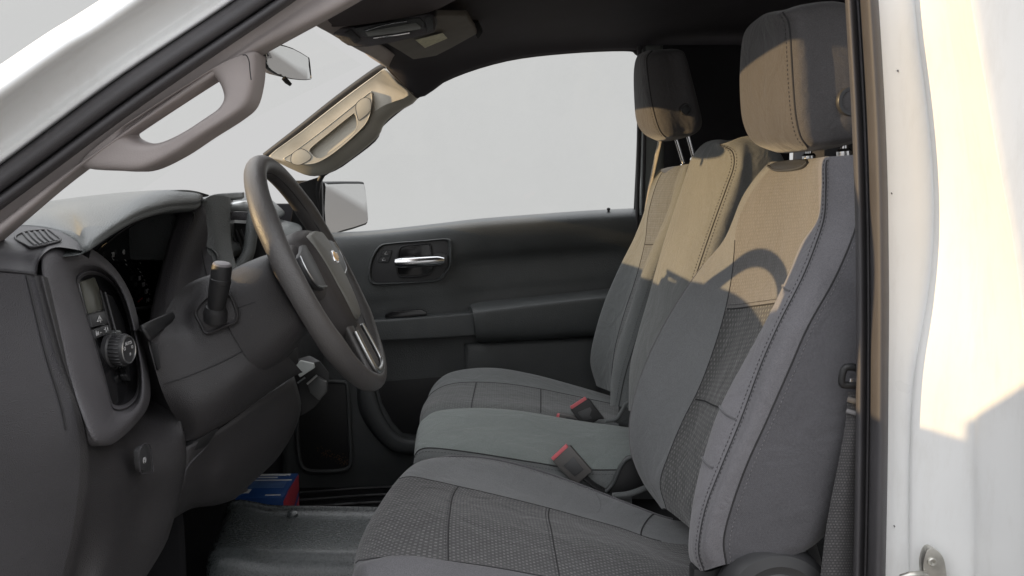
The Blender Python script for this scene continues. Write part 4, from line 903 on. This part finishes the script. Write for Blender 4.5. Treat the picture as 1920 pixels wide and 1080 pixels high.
gd2 = slab('headrest_guide', C([(1238, 319, 1.40), (1250, 314, 1.36), (1270, 311, 1.26), (1284, 311, 1.18), (1275, 320, 1.24), (1252, 326, 1.34), (1243, 324, 1.38)]), Vector((.03, 0, .002)), M_BTN, ps, bev=.002, sm=2)
k1_ = [(1212, 98, 1.40), (1197, 106, 1.41), (1190, 130, 1.415), (1190, 180, 1.415), (1194, 226, 1.41), (1207, 250, 1.40), (1228, 262, 1.385)]
k3_ = [(1222, 96, 1.16), (1212, 110, 1.15), (1215, 150, 1.145), (1222, 196, 1.145), (1230, 228, 1.147), (1238, 247, 1.15), (1247, 257, 1.16)]
k4_ = [(1252, 94, 1.15), (1258, 106, 1.13), (1264, 150, 1.122), (1272, 196, 1.122), (1278, 226, 1.124), (1280, 244, 1.13), (1280, 255, 1.14)]
k5_ = [(1277, 96, 1.16), (1286, 108, 1.145), (1298, 150, 1.138), (1310, 196, 1.138), (1316, 224, 1.14), (1314, 240, 1.145), (1302, 251, 1.155)]
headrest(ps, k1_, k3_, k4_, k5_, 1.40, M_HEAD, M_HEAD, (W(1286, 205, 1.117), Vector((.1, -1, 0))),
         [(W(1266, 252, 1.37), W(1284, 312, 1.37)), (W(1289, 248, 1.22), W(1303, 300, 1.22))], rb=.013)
e1_ = [(812, 800, 1.50), (806, 742, 1.48), (830, 707, 1.49), (870, 693, 1.50), (930, 690, 1.51), (1000, 702, 1.51), (1070, 721, 1.51), (1160, 748, 1.50)]
e2_ = [(800, 810, 1.39), (798, 756, 1.38), (820, 730, 1.38), (860, 718, 1.385), (930, 718, 1.385), (1000, 727, 1.385), (1070, 741, 1.385), (1160, 760, 1.38)]
e3_ = [(789, 830, 1.24), (789, 775, 1.24), (806, 748, 1.24), (850, 738, 1.24), (930, 742, 1.24), (1000, 750, 1.24), (1070, 762, 1.24), (1160, 780, 1.24)]
e4_ = [(790, 860, 1.10), (788, 795, 1.10), (800, 772, 1.10), (842, 764, 1.10), (930, 766, 1.10), (1000, 772, 1.10), (1070, 782, 1.10), (1160, 795, 1.10)]
e5_ = [(800, 900, 1.06), (795, 850, 1.06), (805, 830, 1.06), (845, 820, 1.06), (930, 820, 1.06), (1000, 830, 1.06), (1070, 840, 1.06), (1160, 850, 1.06)]
Q_ = [C(x) for x in (e1_, e2_, e3_, e4_, e5_)]
PC = Surf([off(Q_[0], y=.015, z=-.07)]+Q_)
pc = PC.mesh('cushion', M_PINS, ps, nu=7, nv=6, u0=2, u1=4)
PC.mesh('far_bolster', M_PFAB, pc, nu=7, nv=6, u0=0, u1=2)
PC.mesh('near_bolster', M_PFAB, pc, nu=6, nv=6, u0=4, u1=5)
seam_line(PC.upath(2.0, 1, 7, lift=.0), pc)
for v in (3.5, 5.2): seam_line(PC.vpath(v, 2.02, 4, lift=.0002), pc)
br2 = slab('hinge_bracket', C([(1150, 792), (1162, 780), (1170, 762), (1178, 755), (1200, 752), (1220, 790), (1180, 800)], 1.035), Vector((0, .02, 0)), M_DOOR, ps, bev=.003)
tube('bracket_edge', samp(C([(1135, 790), (1155, 786), (1166, 770), (1174, 757), (1190, 753)], 1.032), 4), .004, M_PFAB, br2, 8)

# ================================================================== 6. BELTS AND BUCKLES
def buckle(label, P, Y, dark, strap):
    """P: pixel corners top-left, top-right, bottom-right, bottom-left of the face"""
    q = [W(x, y, yy) for (x, y), yy in zip(P, Y)]
    r = thing('seat_belt_buckle', label, 'buckle', (q[2]+q[3])/2, 'buckles between the seats')
    t = (q[0]+q[1])/2; b = (q[2]+q[3])/2; ax = (t-b); wv = (q[1]-q[0]); n = ax.cross(wv).normalized()
    if n.dot(CAM-t) < 0: n = -n
    bo = slab('buckle_body', [q[0].lerp(q[3], .05), q[1].lerp(q[2], .05), q[2], b+wv*.30, b-wv*.34, q[3]], -n*.021, dark, r, bev=.0035)
    slab('pressed_panel', [q[0].lerp(q[3], .35)+(wv*.2)+n*.0008, q[1].lerp(q[2], .35)-wv*.2+n*.0008, q[1].lerp(q[2], .8)-wv*.22+n*.0008, q[0].lerp(q[3], .8)+wv*.22+n*.0008], -n*.003, M_BTN, bo, bev=.0008)
    u = ax.normalized()
    slab('release_button', [q[0]+wv*.06+u*.003, q[1]-wv*.10+u*.003, q[1]-wv*.10-u*.004, q[0]+wv*.06-u*.004], -n*.0165, M_RED, bo, bev=.0012)
    bpy.context.view_layer.update()
    if strap:
        tube('strap', samp([b-n*.012+u*.006]+C(strap), 4), .011, M_DARK, r, 10, flat=.35)
    return r
MB_ = mat('buckle_plastic', (.10, .094, .09), .45, grain=.15)
buckle('black belt buckle with a pink red button leaning beside the driver cushion', [(1033, 863), (1066, 832), (1111, 884), (1080, 910)], (.765, .765, .75, .75), MB_, [(1112, 908, .757), (1132, 920, .757)])
buckle('black belt buckle with a red slotted button standing beyond the middle cushion', [(1068, 766), (1102, 744), (1134, 786), (1092, 800)], (1.05, 1.05, 1.04, 1.04), M_DARK, None)
buckle('low belt buckle lying flat behind the middle cushion, showing a red tip', [(1043, 790), (1047, 776), (1090, 783), (1090, 798)], (1.06, 1.06, 1.05, 1.05), MB_, None)
# driver belt hanging behind the seal
bl = thing('seat_belt', 'grey belt webbing hanging between the driver backrest and the door seal', 'seat belt', W(1580, 1080, .165))
BW = Surf([C([(1590, 735, .165), (1586, 790, .165), (1574, 860, .165), (1560, 930, .166), (1548, 1000, .168), (1538, 1085, .17), (1530, 1150, .17)]),
           C([(1604, 735, .162), (1604, 790, .158), (1597, 860, .156), (1586, 930, .156), (1578, 1000, .158), (1570, 1085, .160), (1565, 1150, .16)]),
           C([(1625, 735, .165), (1628, 790, .168), (1626, 860, .17), (1622, 930, .172), (1618, 1000, .174), (1614, 1085, .176), (1612, 1150, .176)])])
BW.mesh('webbing', M_WEB, bl, nu=6, nv=5, th=.0015)
tube('belt_fold', samp(C([(1589, 748, .160), (1604, 752, .157), (1618, 752, .16)]), 3), .0035, M_WEB, bl, 8)
tube('belt_fold', samp(C([(1587, 770, .160), (1604, 775, .156), (1618, 775, .16)]), 3), .003, M_THREAD, bl, 8)
tg = tube('latch_plate', samp(C([(1612, 690, .158), (1590, 688, .158), (1582, 694, .158), (1578, 714, .158), (1584, 722, .158), (1612, 722, .158)]), 4), .0045, M_DARK, bl, 8)
slab('latch_tongue', C([(1594, 710), (1612, 708), (1612, 726), (1592, 724)], .1575), Vector((0, .003, 0)), M_CHROME, tg, bev=.001)
fb = thing('seat_belt', 'thin sunlit belt strap along the far door pillar behind the passenger backrest', 'seat belt', W(1210, 400, 1.60))
Surf([C([(1236, 255, 1.56), (1226, 300, 1.575), (1216, 350, 1.585), (1207, 405, 1.59)]), C([(1243, 257, 1.545), (1233, 302, 1.56), (1222, 352, 1.57), (1213, 408, 1.575)])]).mesh('webbing', fabric('sunlit_webbing', (.30, .27, .22), pu=.004, pv=.004), fb, nu=3, nv=4, th=.0015)  # tan of the sunlit strap is put into the webbing colour
cb = thing('middle_shoulder_belt', 'beige lit shoulder belt strap behind the middle backrest and under the driver headrest', 'seat belt', W(1425, 330, .85))
Surf([C([(1404, 255, .90), (1406, 290, .88), (1412, 330, .86), (1418, 360, .85)]), C([(1424, 262, .87), (1426, 295, .85), (1428, 330, .84), (1430, 360, .83)]), C([(1444, 268, .85), (1446, 300, .84), (1446, 335, .83), (1446, 360, .82)])]).mesh('webbing', fabric('beige_lit_webbing', (.24, .22, .20), dash=(.32, .30, .27), pu=.004, pv=.004, du=.6, dv=.5), cb, nu=5, nv=5, th=.0015)  # lit beige tone is painted into the webbing colour
tube('belt_clip', C([(1397, 256, .80), (1401, 268, .80), (1406, 276, .80)]), .005, M_STEEL, cb, 8)

# ================================================================== 7. FAR DOOR
dr = thing('passenger_door', 'closed black trimmed passenger door with chrome pull handle, armrest and window', 'door', V3(0, 1.70, -.85))
xs = [530, 600, 690, 760, 830, 900, 1000, 1100, 1200, 1300]
def dl(ys, Ys): return [W(x, y, yy) for x, y, yy in zip(xs, ys, Ys if isinstance(Ys, list) else [Ys]*10)]
belt = [448, 441, 436, 429, 421, 413, 405, 398, 393, 388]
def dn(k): return [b+k for b in belt]
rec = [0, 0, 0, 0, .004, .022, .028, .026, .012, .01]
dd = [dl(dn(-2), 1.745), dl(belt, 1.715), dl(dn(7), 1.682), dl(dn(22), 1.668), dl(dn(55), [1.664+r*.5 for r in rec]), dl(dn(80), [1.664+r*1.4 for r in rec]),
      dl(dn(120), [1.666+r*1.2 for r in rec]), dl([575, 575, 575, 572, 567, 560, 552, 545, 540, 535], [1.67+r for r in rec]), dl([640]*10, 1.675), dl([680]*10, 1.675), dl([760]*10, 1.675), dl([860]*10, 1.675), dl([925]*10, 1.68), dl([1010]*10, 1.68)]
DS = Surf(dd); dpn = DS.mesh('door_panel', M_DOOR, dr, nu=4, nv=5, th=.004)
# armrest block and pull shelf
ar0 = C([(878, 574, 1.66), (900, 566, 1.66), (1000, 556, 1.66), (1100, 545, 1.66), (1220, 533, 1.66)])
ar1 = C([(884, 577, 1.60), (905, 579, 1.585), (1000, 568, 1.585), (1100, 557, 1.585), (1220, 545, 1.585)])
ar2 = C([(888, 592, 1.575), (910, 592, 1.57), (1000, 582, 1.57), (1100, 572, 1.57), (1220, 560, 1.57)])
ar3 = C([(893, 632, 1.59), (915, 634, 1.585), (1000, 630, 1.585), (1100, 624, 1.585), (1220, 616, 1.585)])
ar4 = C([(897, 642, 1.66), (915, 643, 1.66), (1000, 638, 1.66), (1100, 632, 1.66), (1220, 624, 1.66)])
arm = Surf([ar0, ar1, ar2, ar3, ar4])
ao = arm.mesh('armrest', M_DOOR, dr, nu=6, nv=5)
slab('armrest_end', C([(878, 574, 1.66), (886, 578, 1.60), (890, 592, 1.578), (895, 632, 1.59), (897, 642, 1.66)]), Vector((.004, 0, 0)), M_DOOR, ao, bev=.001)
sf = slab('pull_shelf', C([(660, 604), (760, 597), (850, 590), (890, 587), (893, 630), (850, 633), (760, 638), (660, 642)], 1.615), Vector((0, .055, .0)), M_DOOR, dr, bev=.006, seg=3)
slab('window_switch', C([(722, 590), (735, 584), (790, 581), (800, 586), (800, 592), (722, 597)], 1.628), Vector((0, .02, 0)), M_GLOSS, sf, bev=.002)
# lower map pocket moulding
lp0 = C([(868, 645, 1.67), (900, 641, 1.67), (1000, 636, 1.67), (1120, 632, 1.67)]); lp1 = C([(872, 652, 1.655), (890, 652, 1.645), (1000, 647, 1.645), (1120, 641, 1.645)])
lp2 = C([(872, 720, 1.65), (890, 735, 1.64), (1000, 740, 1.64), (1120, 740, 1.64)])
Surf([lp0, lp1, lp2]).mesh('map_pocket', M_DOOR, dr, nu=6, nv=5)
ck = [[(668, 690, 1.672), (672, 765, 1.672), (700, 815, 1.672), (735, 843, 1.672), (790, 850, 1.672), (860, 852, 1.672)], [(672, 690, 1.65), (684, 768, 1.645), (712, 818, 1.645), (742, 846, 1.645), (790, 851, 1.645), (860, 853, 1.645)],
      [(690, 690, 1.65), (708, 762, 1.645), (728, 800, 1.645), (752, 822, 1.645), (790, 827, 1.645), (860, 828, 1.645)], [(694, 690, 1.672), (712, 760, 1.672), (731, 797, 1.672), (754, 819, 1.672), (790, 823, 1.672), (860, 824, 1.672)]]
Surf([C(c) for c in ck]).mesh('pocket_rib', mat('rib_plastic', (.075, .08, .082), .5, grain=.2), dr, nu=3, nv=6)
spk = [(560, 730), (575, 718), (640, 716), (652, 730), (655, 800), (658, 860), (648, 880), (600, 884), (570, 878), (560, 850), (557, 790)]
so_ = slab('speaker_grille', C(spk, 1.655), Vector((0, .015, 0)), M_GLOSS if False else M_DARK, dr, bev=.003, sm=2)
tube('grille_rim', samp(C(spk, 1.652), 4, True), .006, M_DOOR, so_, 8, True)
bm = bmesh.new()
for _ in range(70):
    t = random.random(); x = 598+52*t+random.gauss(0, 5); y = 845+22*t+random.gauss(0, 5)
    p = W(x, y, 1.652); tube_bm(bm, [p, p+Vector((random.uniform(-.004, .004), -.0005, random.uniform(-.003, .003)))], random.uniform(.0006, .0016), 4)
bmo('dried_mud', bm, M_RUST, so_)['kind'] = 'stuff'
slab('pocket_shade', C([(706, 716), (862, 704), (868, 740), (860, 815), (790, 815), (755, 812), (735, 790), (716, 755)], 1.668), Vector((0, .003, 0)), M_DARK, dr, bev=.001)  # dark sheet standing for the shade inside the door pocket
# inner handle
hz = [(690, 520), (691, 500), (698, 478), (712, 460), (735, 455), (800, 450), (838, 447), (847, 455), (848, 480), (846, 500), (836, 515), (822, 527), (780, 531), (710, 534), (695, 531)]
def hzl(P, Y): return C(P, Y)
hz2 = inset(hz, .93); hz3 = inset(hz, .90)
hb_ = Surf([C(hz, 1.668), C(hz, 1.655), C(inset(hz, .965), 1.650), C(hz2, 1.655), C(hz3, 1.662)], cv=True).mesh('handle_bezel', M_DOOR, dr, nu=4, nv=4)
slab('bezel_plate', C(inset(hz, .91), 1.659), Vector((0, .004, 0)), M_BTN, hb_, bev=.001, sm=2)
cup = [(748, 470), (758, 461), (790, 458), (806, 459), (809, 475), (815, 485), (812, 505), (800, 516), (770, 519), (748, 517), (744, 500)]
slab('handle_cup', C(cup, 1.6575), Vector((0, .003, 0)), M_GLOSS, hb_, bev=.0008, sm=2)
tube('cup_rim', samp(C(cup, 1.656), 4, True), .003, M_BTN, hb_, 6, True)
hp = samp(C([(742, 493, 1.638), (770, 492, 1.634), (800, 490, 1.636), (832, 488, 1.645)]), 5)
tube('handle_lever', hp, [.0125, .014]+[.0148]*12+[.0135, .010], M_CHROME, hb_, 16)
slab('handle_pivot', C([(812, 478), (826, 474), (838, 478), (840, 500), (828, 502), (812, 500)], 1.648), Vector((0, .012, 0)), M_BTN, hb_, bev=.002)
for P in ([(712, 480), (718, 470), (735, 469), (732, 479)], [(708, 491), (712, 482), (732, 481), (727, 491)]):
    lk = slab('lock_button', C(P, 1.6555), Vector((0, .003, 0)), M_BTN, hb_, bev=.0008)
    tube('button_edge', samp(C(P, 1.655), 1, True), .0008, M_DOOR, lk, 4, True)
    cx = sum(p[0] for p in P)/4; cy = sum(p[1] for p in P)/4
    tube('lock_symbol', C([(cx-3, cy+2), (cx, cy-3), (cx+3, cy+2), (cx-3, cy+2)], 1.6545), .0008, M_PRINT, lk, 4)
# lock pin, window frame and glass
lathe('lock_pin', W(1141, 400, 1.70), GZ, [(.010, 0), (.009, .003), (.0035, .004), (.0035, .009), (.005, .010), (.005, .014), (.002, .016)], M_DARK, dr, 14)
wo = [(598, 440, 1.745), (598, 340, 1.68), (640, 308, 1.665), (700, 262, 1.645), (716, 232, 1.635), (780, 181, 1.615), (850, 141, 1.61), (950, 110, 1.608), (1060, 96, 1.607), (1170, 91, 1.606), (1194, 98, 1.608), (1201, 122, 1.615), (1199, 260, 1.665), (1193, 394, 1.715)]
tube('window_frame', samp(C(wo), 4), .0075, M_DARK, dr, 8)
gp = C(wo)
slab('window_glass', [p+Vector((0, .012, 0)) for p in gp], Vector((0, .003, 0)), M_GLASS, dr, bev=0)
slab('mirror_sail', C([(556, 345, 1.66), (603, 330, 1.68), (606, 442, 1.735), (540, 446, 1.72)]), Vector((0, .02, 0)), M_DARK, dr, bev=.003)
# door mirror
mro = [(603, 346), (608, 341), (675, 340), (684, 345), (688, 370), (691, 400), (690, 418), (680, 424), (640, 436), (604, 438)]
mth = Vector((.025, -.0, 0))
sn = Vector((.83, -.55, -.045)).normalized(); s0_ = W(645, 390, 1.90)
def WQ(px, py):
    d = ray(px, py); return CAM+d*((s0_-CAM).dot(sn)/d.dot(sn))
mg0 = [WQ(x, y) for x, y in mro]
hs_ = slab('door_mirror', mg0, Vector((-.10, .06, 0)), M_DARK, dr, bev=.006, seg=3, sm=2)
mc_ = sum(mg0, Vector())/len(mg0)
slab('mirror_glass', [mc_+(p-mc_)*.90+sn*.004 for p in mg0], -sn*.003, M_MIRROR, hs_, bev=.0006, sm=2)

# ================================================================== 8. OVERHEAD: MIRROR, CONSOLE, VISORS
rm = thing('rear_view_mirror', 'rear view mirror with dark edged glass hanging from the windscreen', 'mirror', W(540, 100, .9))
mp = [(493, 84, .77), (497, 80, .775), (520, 82, .82), (548, 90, .88), (576, 106, .955), (580, 112, .96), (583, 140, .965), (582, 149, .963), (560, 150, .92), (530, 145, .86), (505, 132, .80), (495, 118, .775)]
mn = Vector((.96, -.15, -.24)).normalized(); m0 = W(540, 115, .88)
def WP(px, py, p0, n):
    d = ray(px, py); return CAM+d*((p0-CAM).dot(n)/d.dot(n))
ML = [WP(p[0], p[1], m0, mn) for p in mp]; mcn = sum(ML, Vector())/len(ML)
ho = slab('mirror_housing', ML, -mn*.03, M_TRIM, rm, bev=.006, seg=3, sm=2)
slab('glass_frame', [p+mn*.001 for p in ML], -mn*.006, M_DARK, rm, bev=.001, sm=2)
slab('mirror_glass', [mcn+(p-mcn)*.94+mn*.0035 for p in ML], -mn*.003, M_MIRROR, rm, bev=.0005, sm=2)
tube('dimming_tab', C([(532, 146, .86), (538, 153, .865), (545, 159, .87)]), [.005, .005, .0035], M_DARK, rm, 8)
tube('mirror_stem', [mcn-mn*.02, mcn-mn*.05+GZ*.02, V3(-.50, .88, .245)], .008, M_DARK, rm, 8)
oc = thing('overhead_console', 'grey overhead lamp console under the headliner at the top of the windscreen', 'overhead console', V3(-.18, .88, .33))
co = [(616, 50), (640, 78), (668, 89), (720, 83), (802, 65), (816, 56), (815, 36), (806, 25), (760, 32), (700, 46), (650, 52)]
cb_ = slab('console_body', C(co, .95), Vector((.0, .18, .05)), M_POD, oc, bev=.008, seg=3, sm=2)
slab('lamp_recess', C([(664, 53), (700, 46), (760, 36), (786, 33), (796, 42), (797, 54), (770, 60), (720, 68), (690, 71), (678, 66)], .946), Vector((0, .012, .004)), M_DOOR, cb_, bev=.002)
slab('lamp_lens', C([(684, 60), (720, 53), (780, 42), (790, 50), (788, 55), (740, 63), (690, 69)], .942), Vector((0, .006, .002)), mat('lamp_lens', (.22, .23, .22), .2), cb_, bev=.002)
tube('lamp_trim', samp(C([(684, 58), (710, 50), (735, 44), (762, 40)], .941), 3), .0016, M_CHROME, cb_, 6)
tube('lamp_trim', samp(C([(700, 71), (725, 68), (750, 64), (768, 61)], .941), 3), .0024, M_CHROME, cb_, 6)
slab('console_button', C([(644, 62), (658, 54), (676, 72), (664, 82)], .945), Vector((0, .008, .002)), M_BTN, cb_, bev=.0015)
slab('console_end', C([(796, 33), (806, 28), (813, 40), (813, 54), (802, 62), (799, 48)], .945), Vector((0, .008, .002)), M_DOOR, cb_, bev=.002)
vv1 = C([(574, 31, .90), (600, 44, .91), (626, 52, .92), (700, 44, .92), (800, 25, .90), (842, 8, .88), (900, -30, .80), (860, -70, .60), (640, -80, .55), (560, -25, .75)])
slab('console_shell', vv1, Vector((-.004, .02, .012)), mat('shell_plastic', (.060, .050, .053), .7, grain=.2), oc, bev=.006, seg=3, sm=2)
v2 = thing('passenger_sun_visor', 'tan sun visor folded up on the passenger side with a pale warning label', 'sun visor', V3(-.15, 1.25, .35))
vv2 = C([(724, 82, 1.10), (750, 97, 1.24), (774, 112, 1.36), (800, 108, 1.38), (818, 105, 1.39), (850, 88, 1.36), (894, 64, 1.30), (890, 54, 1.25), (875, 30, 1.08), (820, 30, 1.0)])
vb_ = slab('visor_board', vv2, Vector((0, .004, .014)), mat('visor_cloth_far', (.17, .16, .145), .9, grain=.2), v2, bev=.004, seg=3)
slab('warning_label', [p+Vector((0, -.0015, -.0015)) for p in C([(779, 74, 1.13), (830, 61, 1.13), (839, 71, 1.19), (797, 89, 1.20)])], Vector((0, .0008, .0008)), M_PAPER, vb_, bev=0)
slab('visor_hook', C([(880, 34), (896, 42), (906, 62), (896, 76), (888, 60)], 1.32), Vector((0, .02, .01)), M_DARK, v2, bev=.004)

# ================================================================== 9. BOX ON THE FLOOR
bx = thing('blue_carton', 'small blue and red cardboard carton lying behind the grey floor hump under the dashboard', 'box', V3(-.42, 1.15, -.85))
zt = -.68
A = W(531, 932, 1.075); ex = (W(479, 927, 1.075)-A); ex.z = 0; ex = ex.normalized()*.105
ey = W(560, 887, 1.25)-A; ey.z = 0
ey = ey.normalized()*.17
H = Vector((0, 0, -.16))
def quad(name, P, m, parent, t): return slab(name, P, t, m, parent, bev=.0006)
ctn = box('carton', A+ex*.5+ey*.5+H*.5, (ex*.5, ey*.5, -H*.5), M_BLUE, bx, .0015)
nR = -ex.normalized()
def onside(a, b): return A+ey*a+H*b+nR*.0008
quad('red_panel', [onside(.0, .06), onside(.35, .02), onside(1, .02), onside(1, .25), onside(.3, .5), onside(.12, 1), onside(0, 1)], M_BRED, ctn, -nR*.0006)
quad('red_panel', [onside(.55, .5), onside(1, .35), onside(1, 1), onside(.5, 1)], M_BRED, ctn, -nR*.0006)
def ontop(a, b): return A+ex*a+ey*b+Vector((0, 0, .0008))
for q_ in (((.15, .90), (.85, .90), (.85, .97), (.15, .97)), ((.4, .8), (.95, .8), (.95, .84), (.4, .84)), ((.05, .68), (.9, .68), (.9, .72), (.05, .72)), ((.78, .16), (.95, .16), (.95, .32), (.78, .32)), ((.08, .06), (.4, .06), (.4, .1), (.08, .1))):
    quad('printed_block', [ontop(*p) for p in q_], M_PRINT, ctn, Vector((0, 0, -.0006)))
for i in range(5):
    quad('printed_line', [ontop(*p) for p in ((.12, .38+i*.055), (.88, .38+i*.055), (.88, .395+i*.055), (.12, .395+i*.055))], mat('faint_print', (.12, .2, .36), .6, var=0) if i == 0 else bpy.data.materials['faint_print'], ctn, Vector((0, 0, -.0006)))

# ================================================================== 10. OPEN DRIVER DOOR (swung forward, just beyond the left edge)
od = thing('driver_door', 'white driver door swung open ahead of the doorway', 'door', V3(-.72, .02, -.8))
dv = Vector((.36, -.933, 0)); dn_ = Vector((-.933, -.36, 0)); dh = Vector((-.72, .02, 1.5))
def DP(s_, z, k=0): return dh+dv*s_+Vector((0, 0, z))+dn_*k
slab('door_skin', [DP(0, -.85), DP(1.05, -.85), DP(1.10, -.4), DP(1.10, .075), DP(.6, .08), DP(.15, .08), DP(0, -.03)], dn_*.10, M_WHITE, od, bev=.01)
tube('window_frame', [DP(.06, .0, .05), DP(.30, .18, .06), DP(.52, .34, .09), DP(.62, .385, .10), DP(1.02, .385, .10), DP(1.09, .33, .09), DP(1.10, -.02, .05)], .007, M_DARK, od, 10)
slab('window_glass', [DP(.10, .0, .05), DP(.30, .17, .06), DP(.52, .33, .09), DP(.62, .375, .10), DP(1.02, .375, .10), DP(1.08, .33, .09), DP(1.09, -.02, .05)], dn_*.004, M_GLASS, od, bev=0)
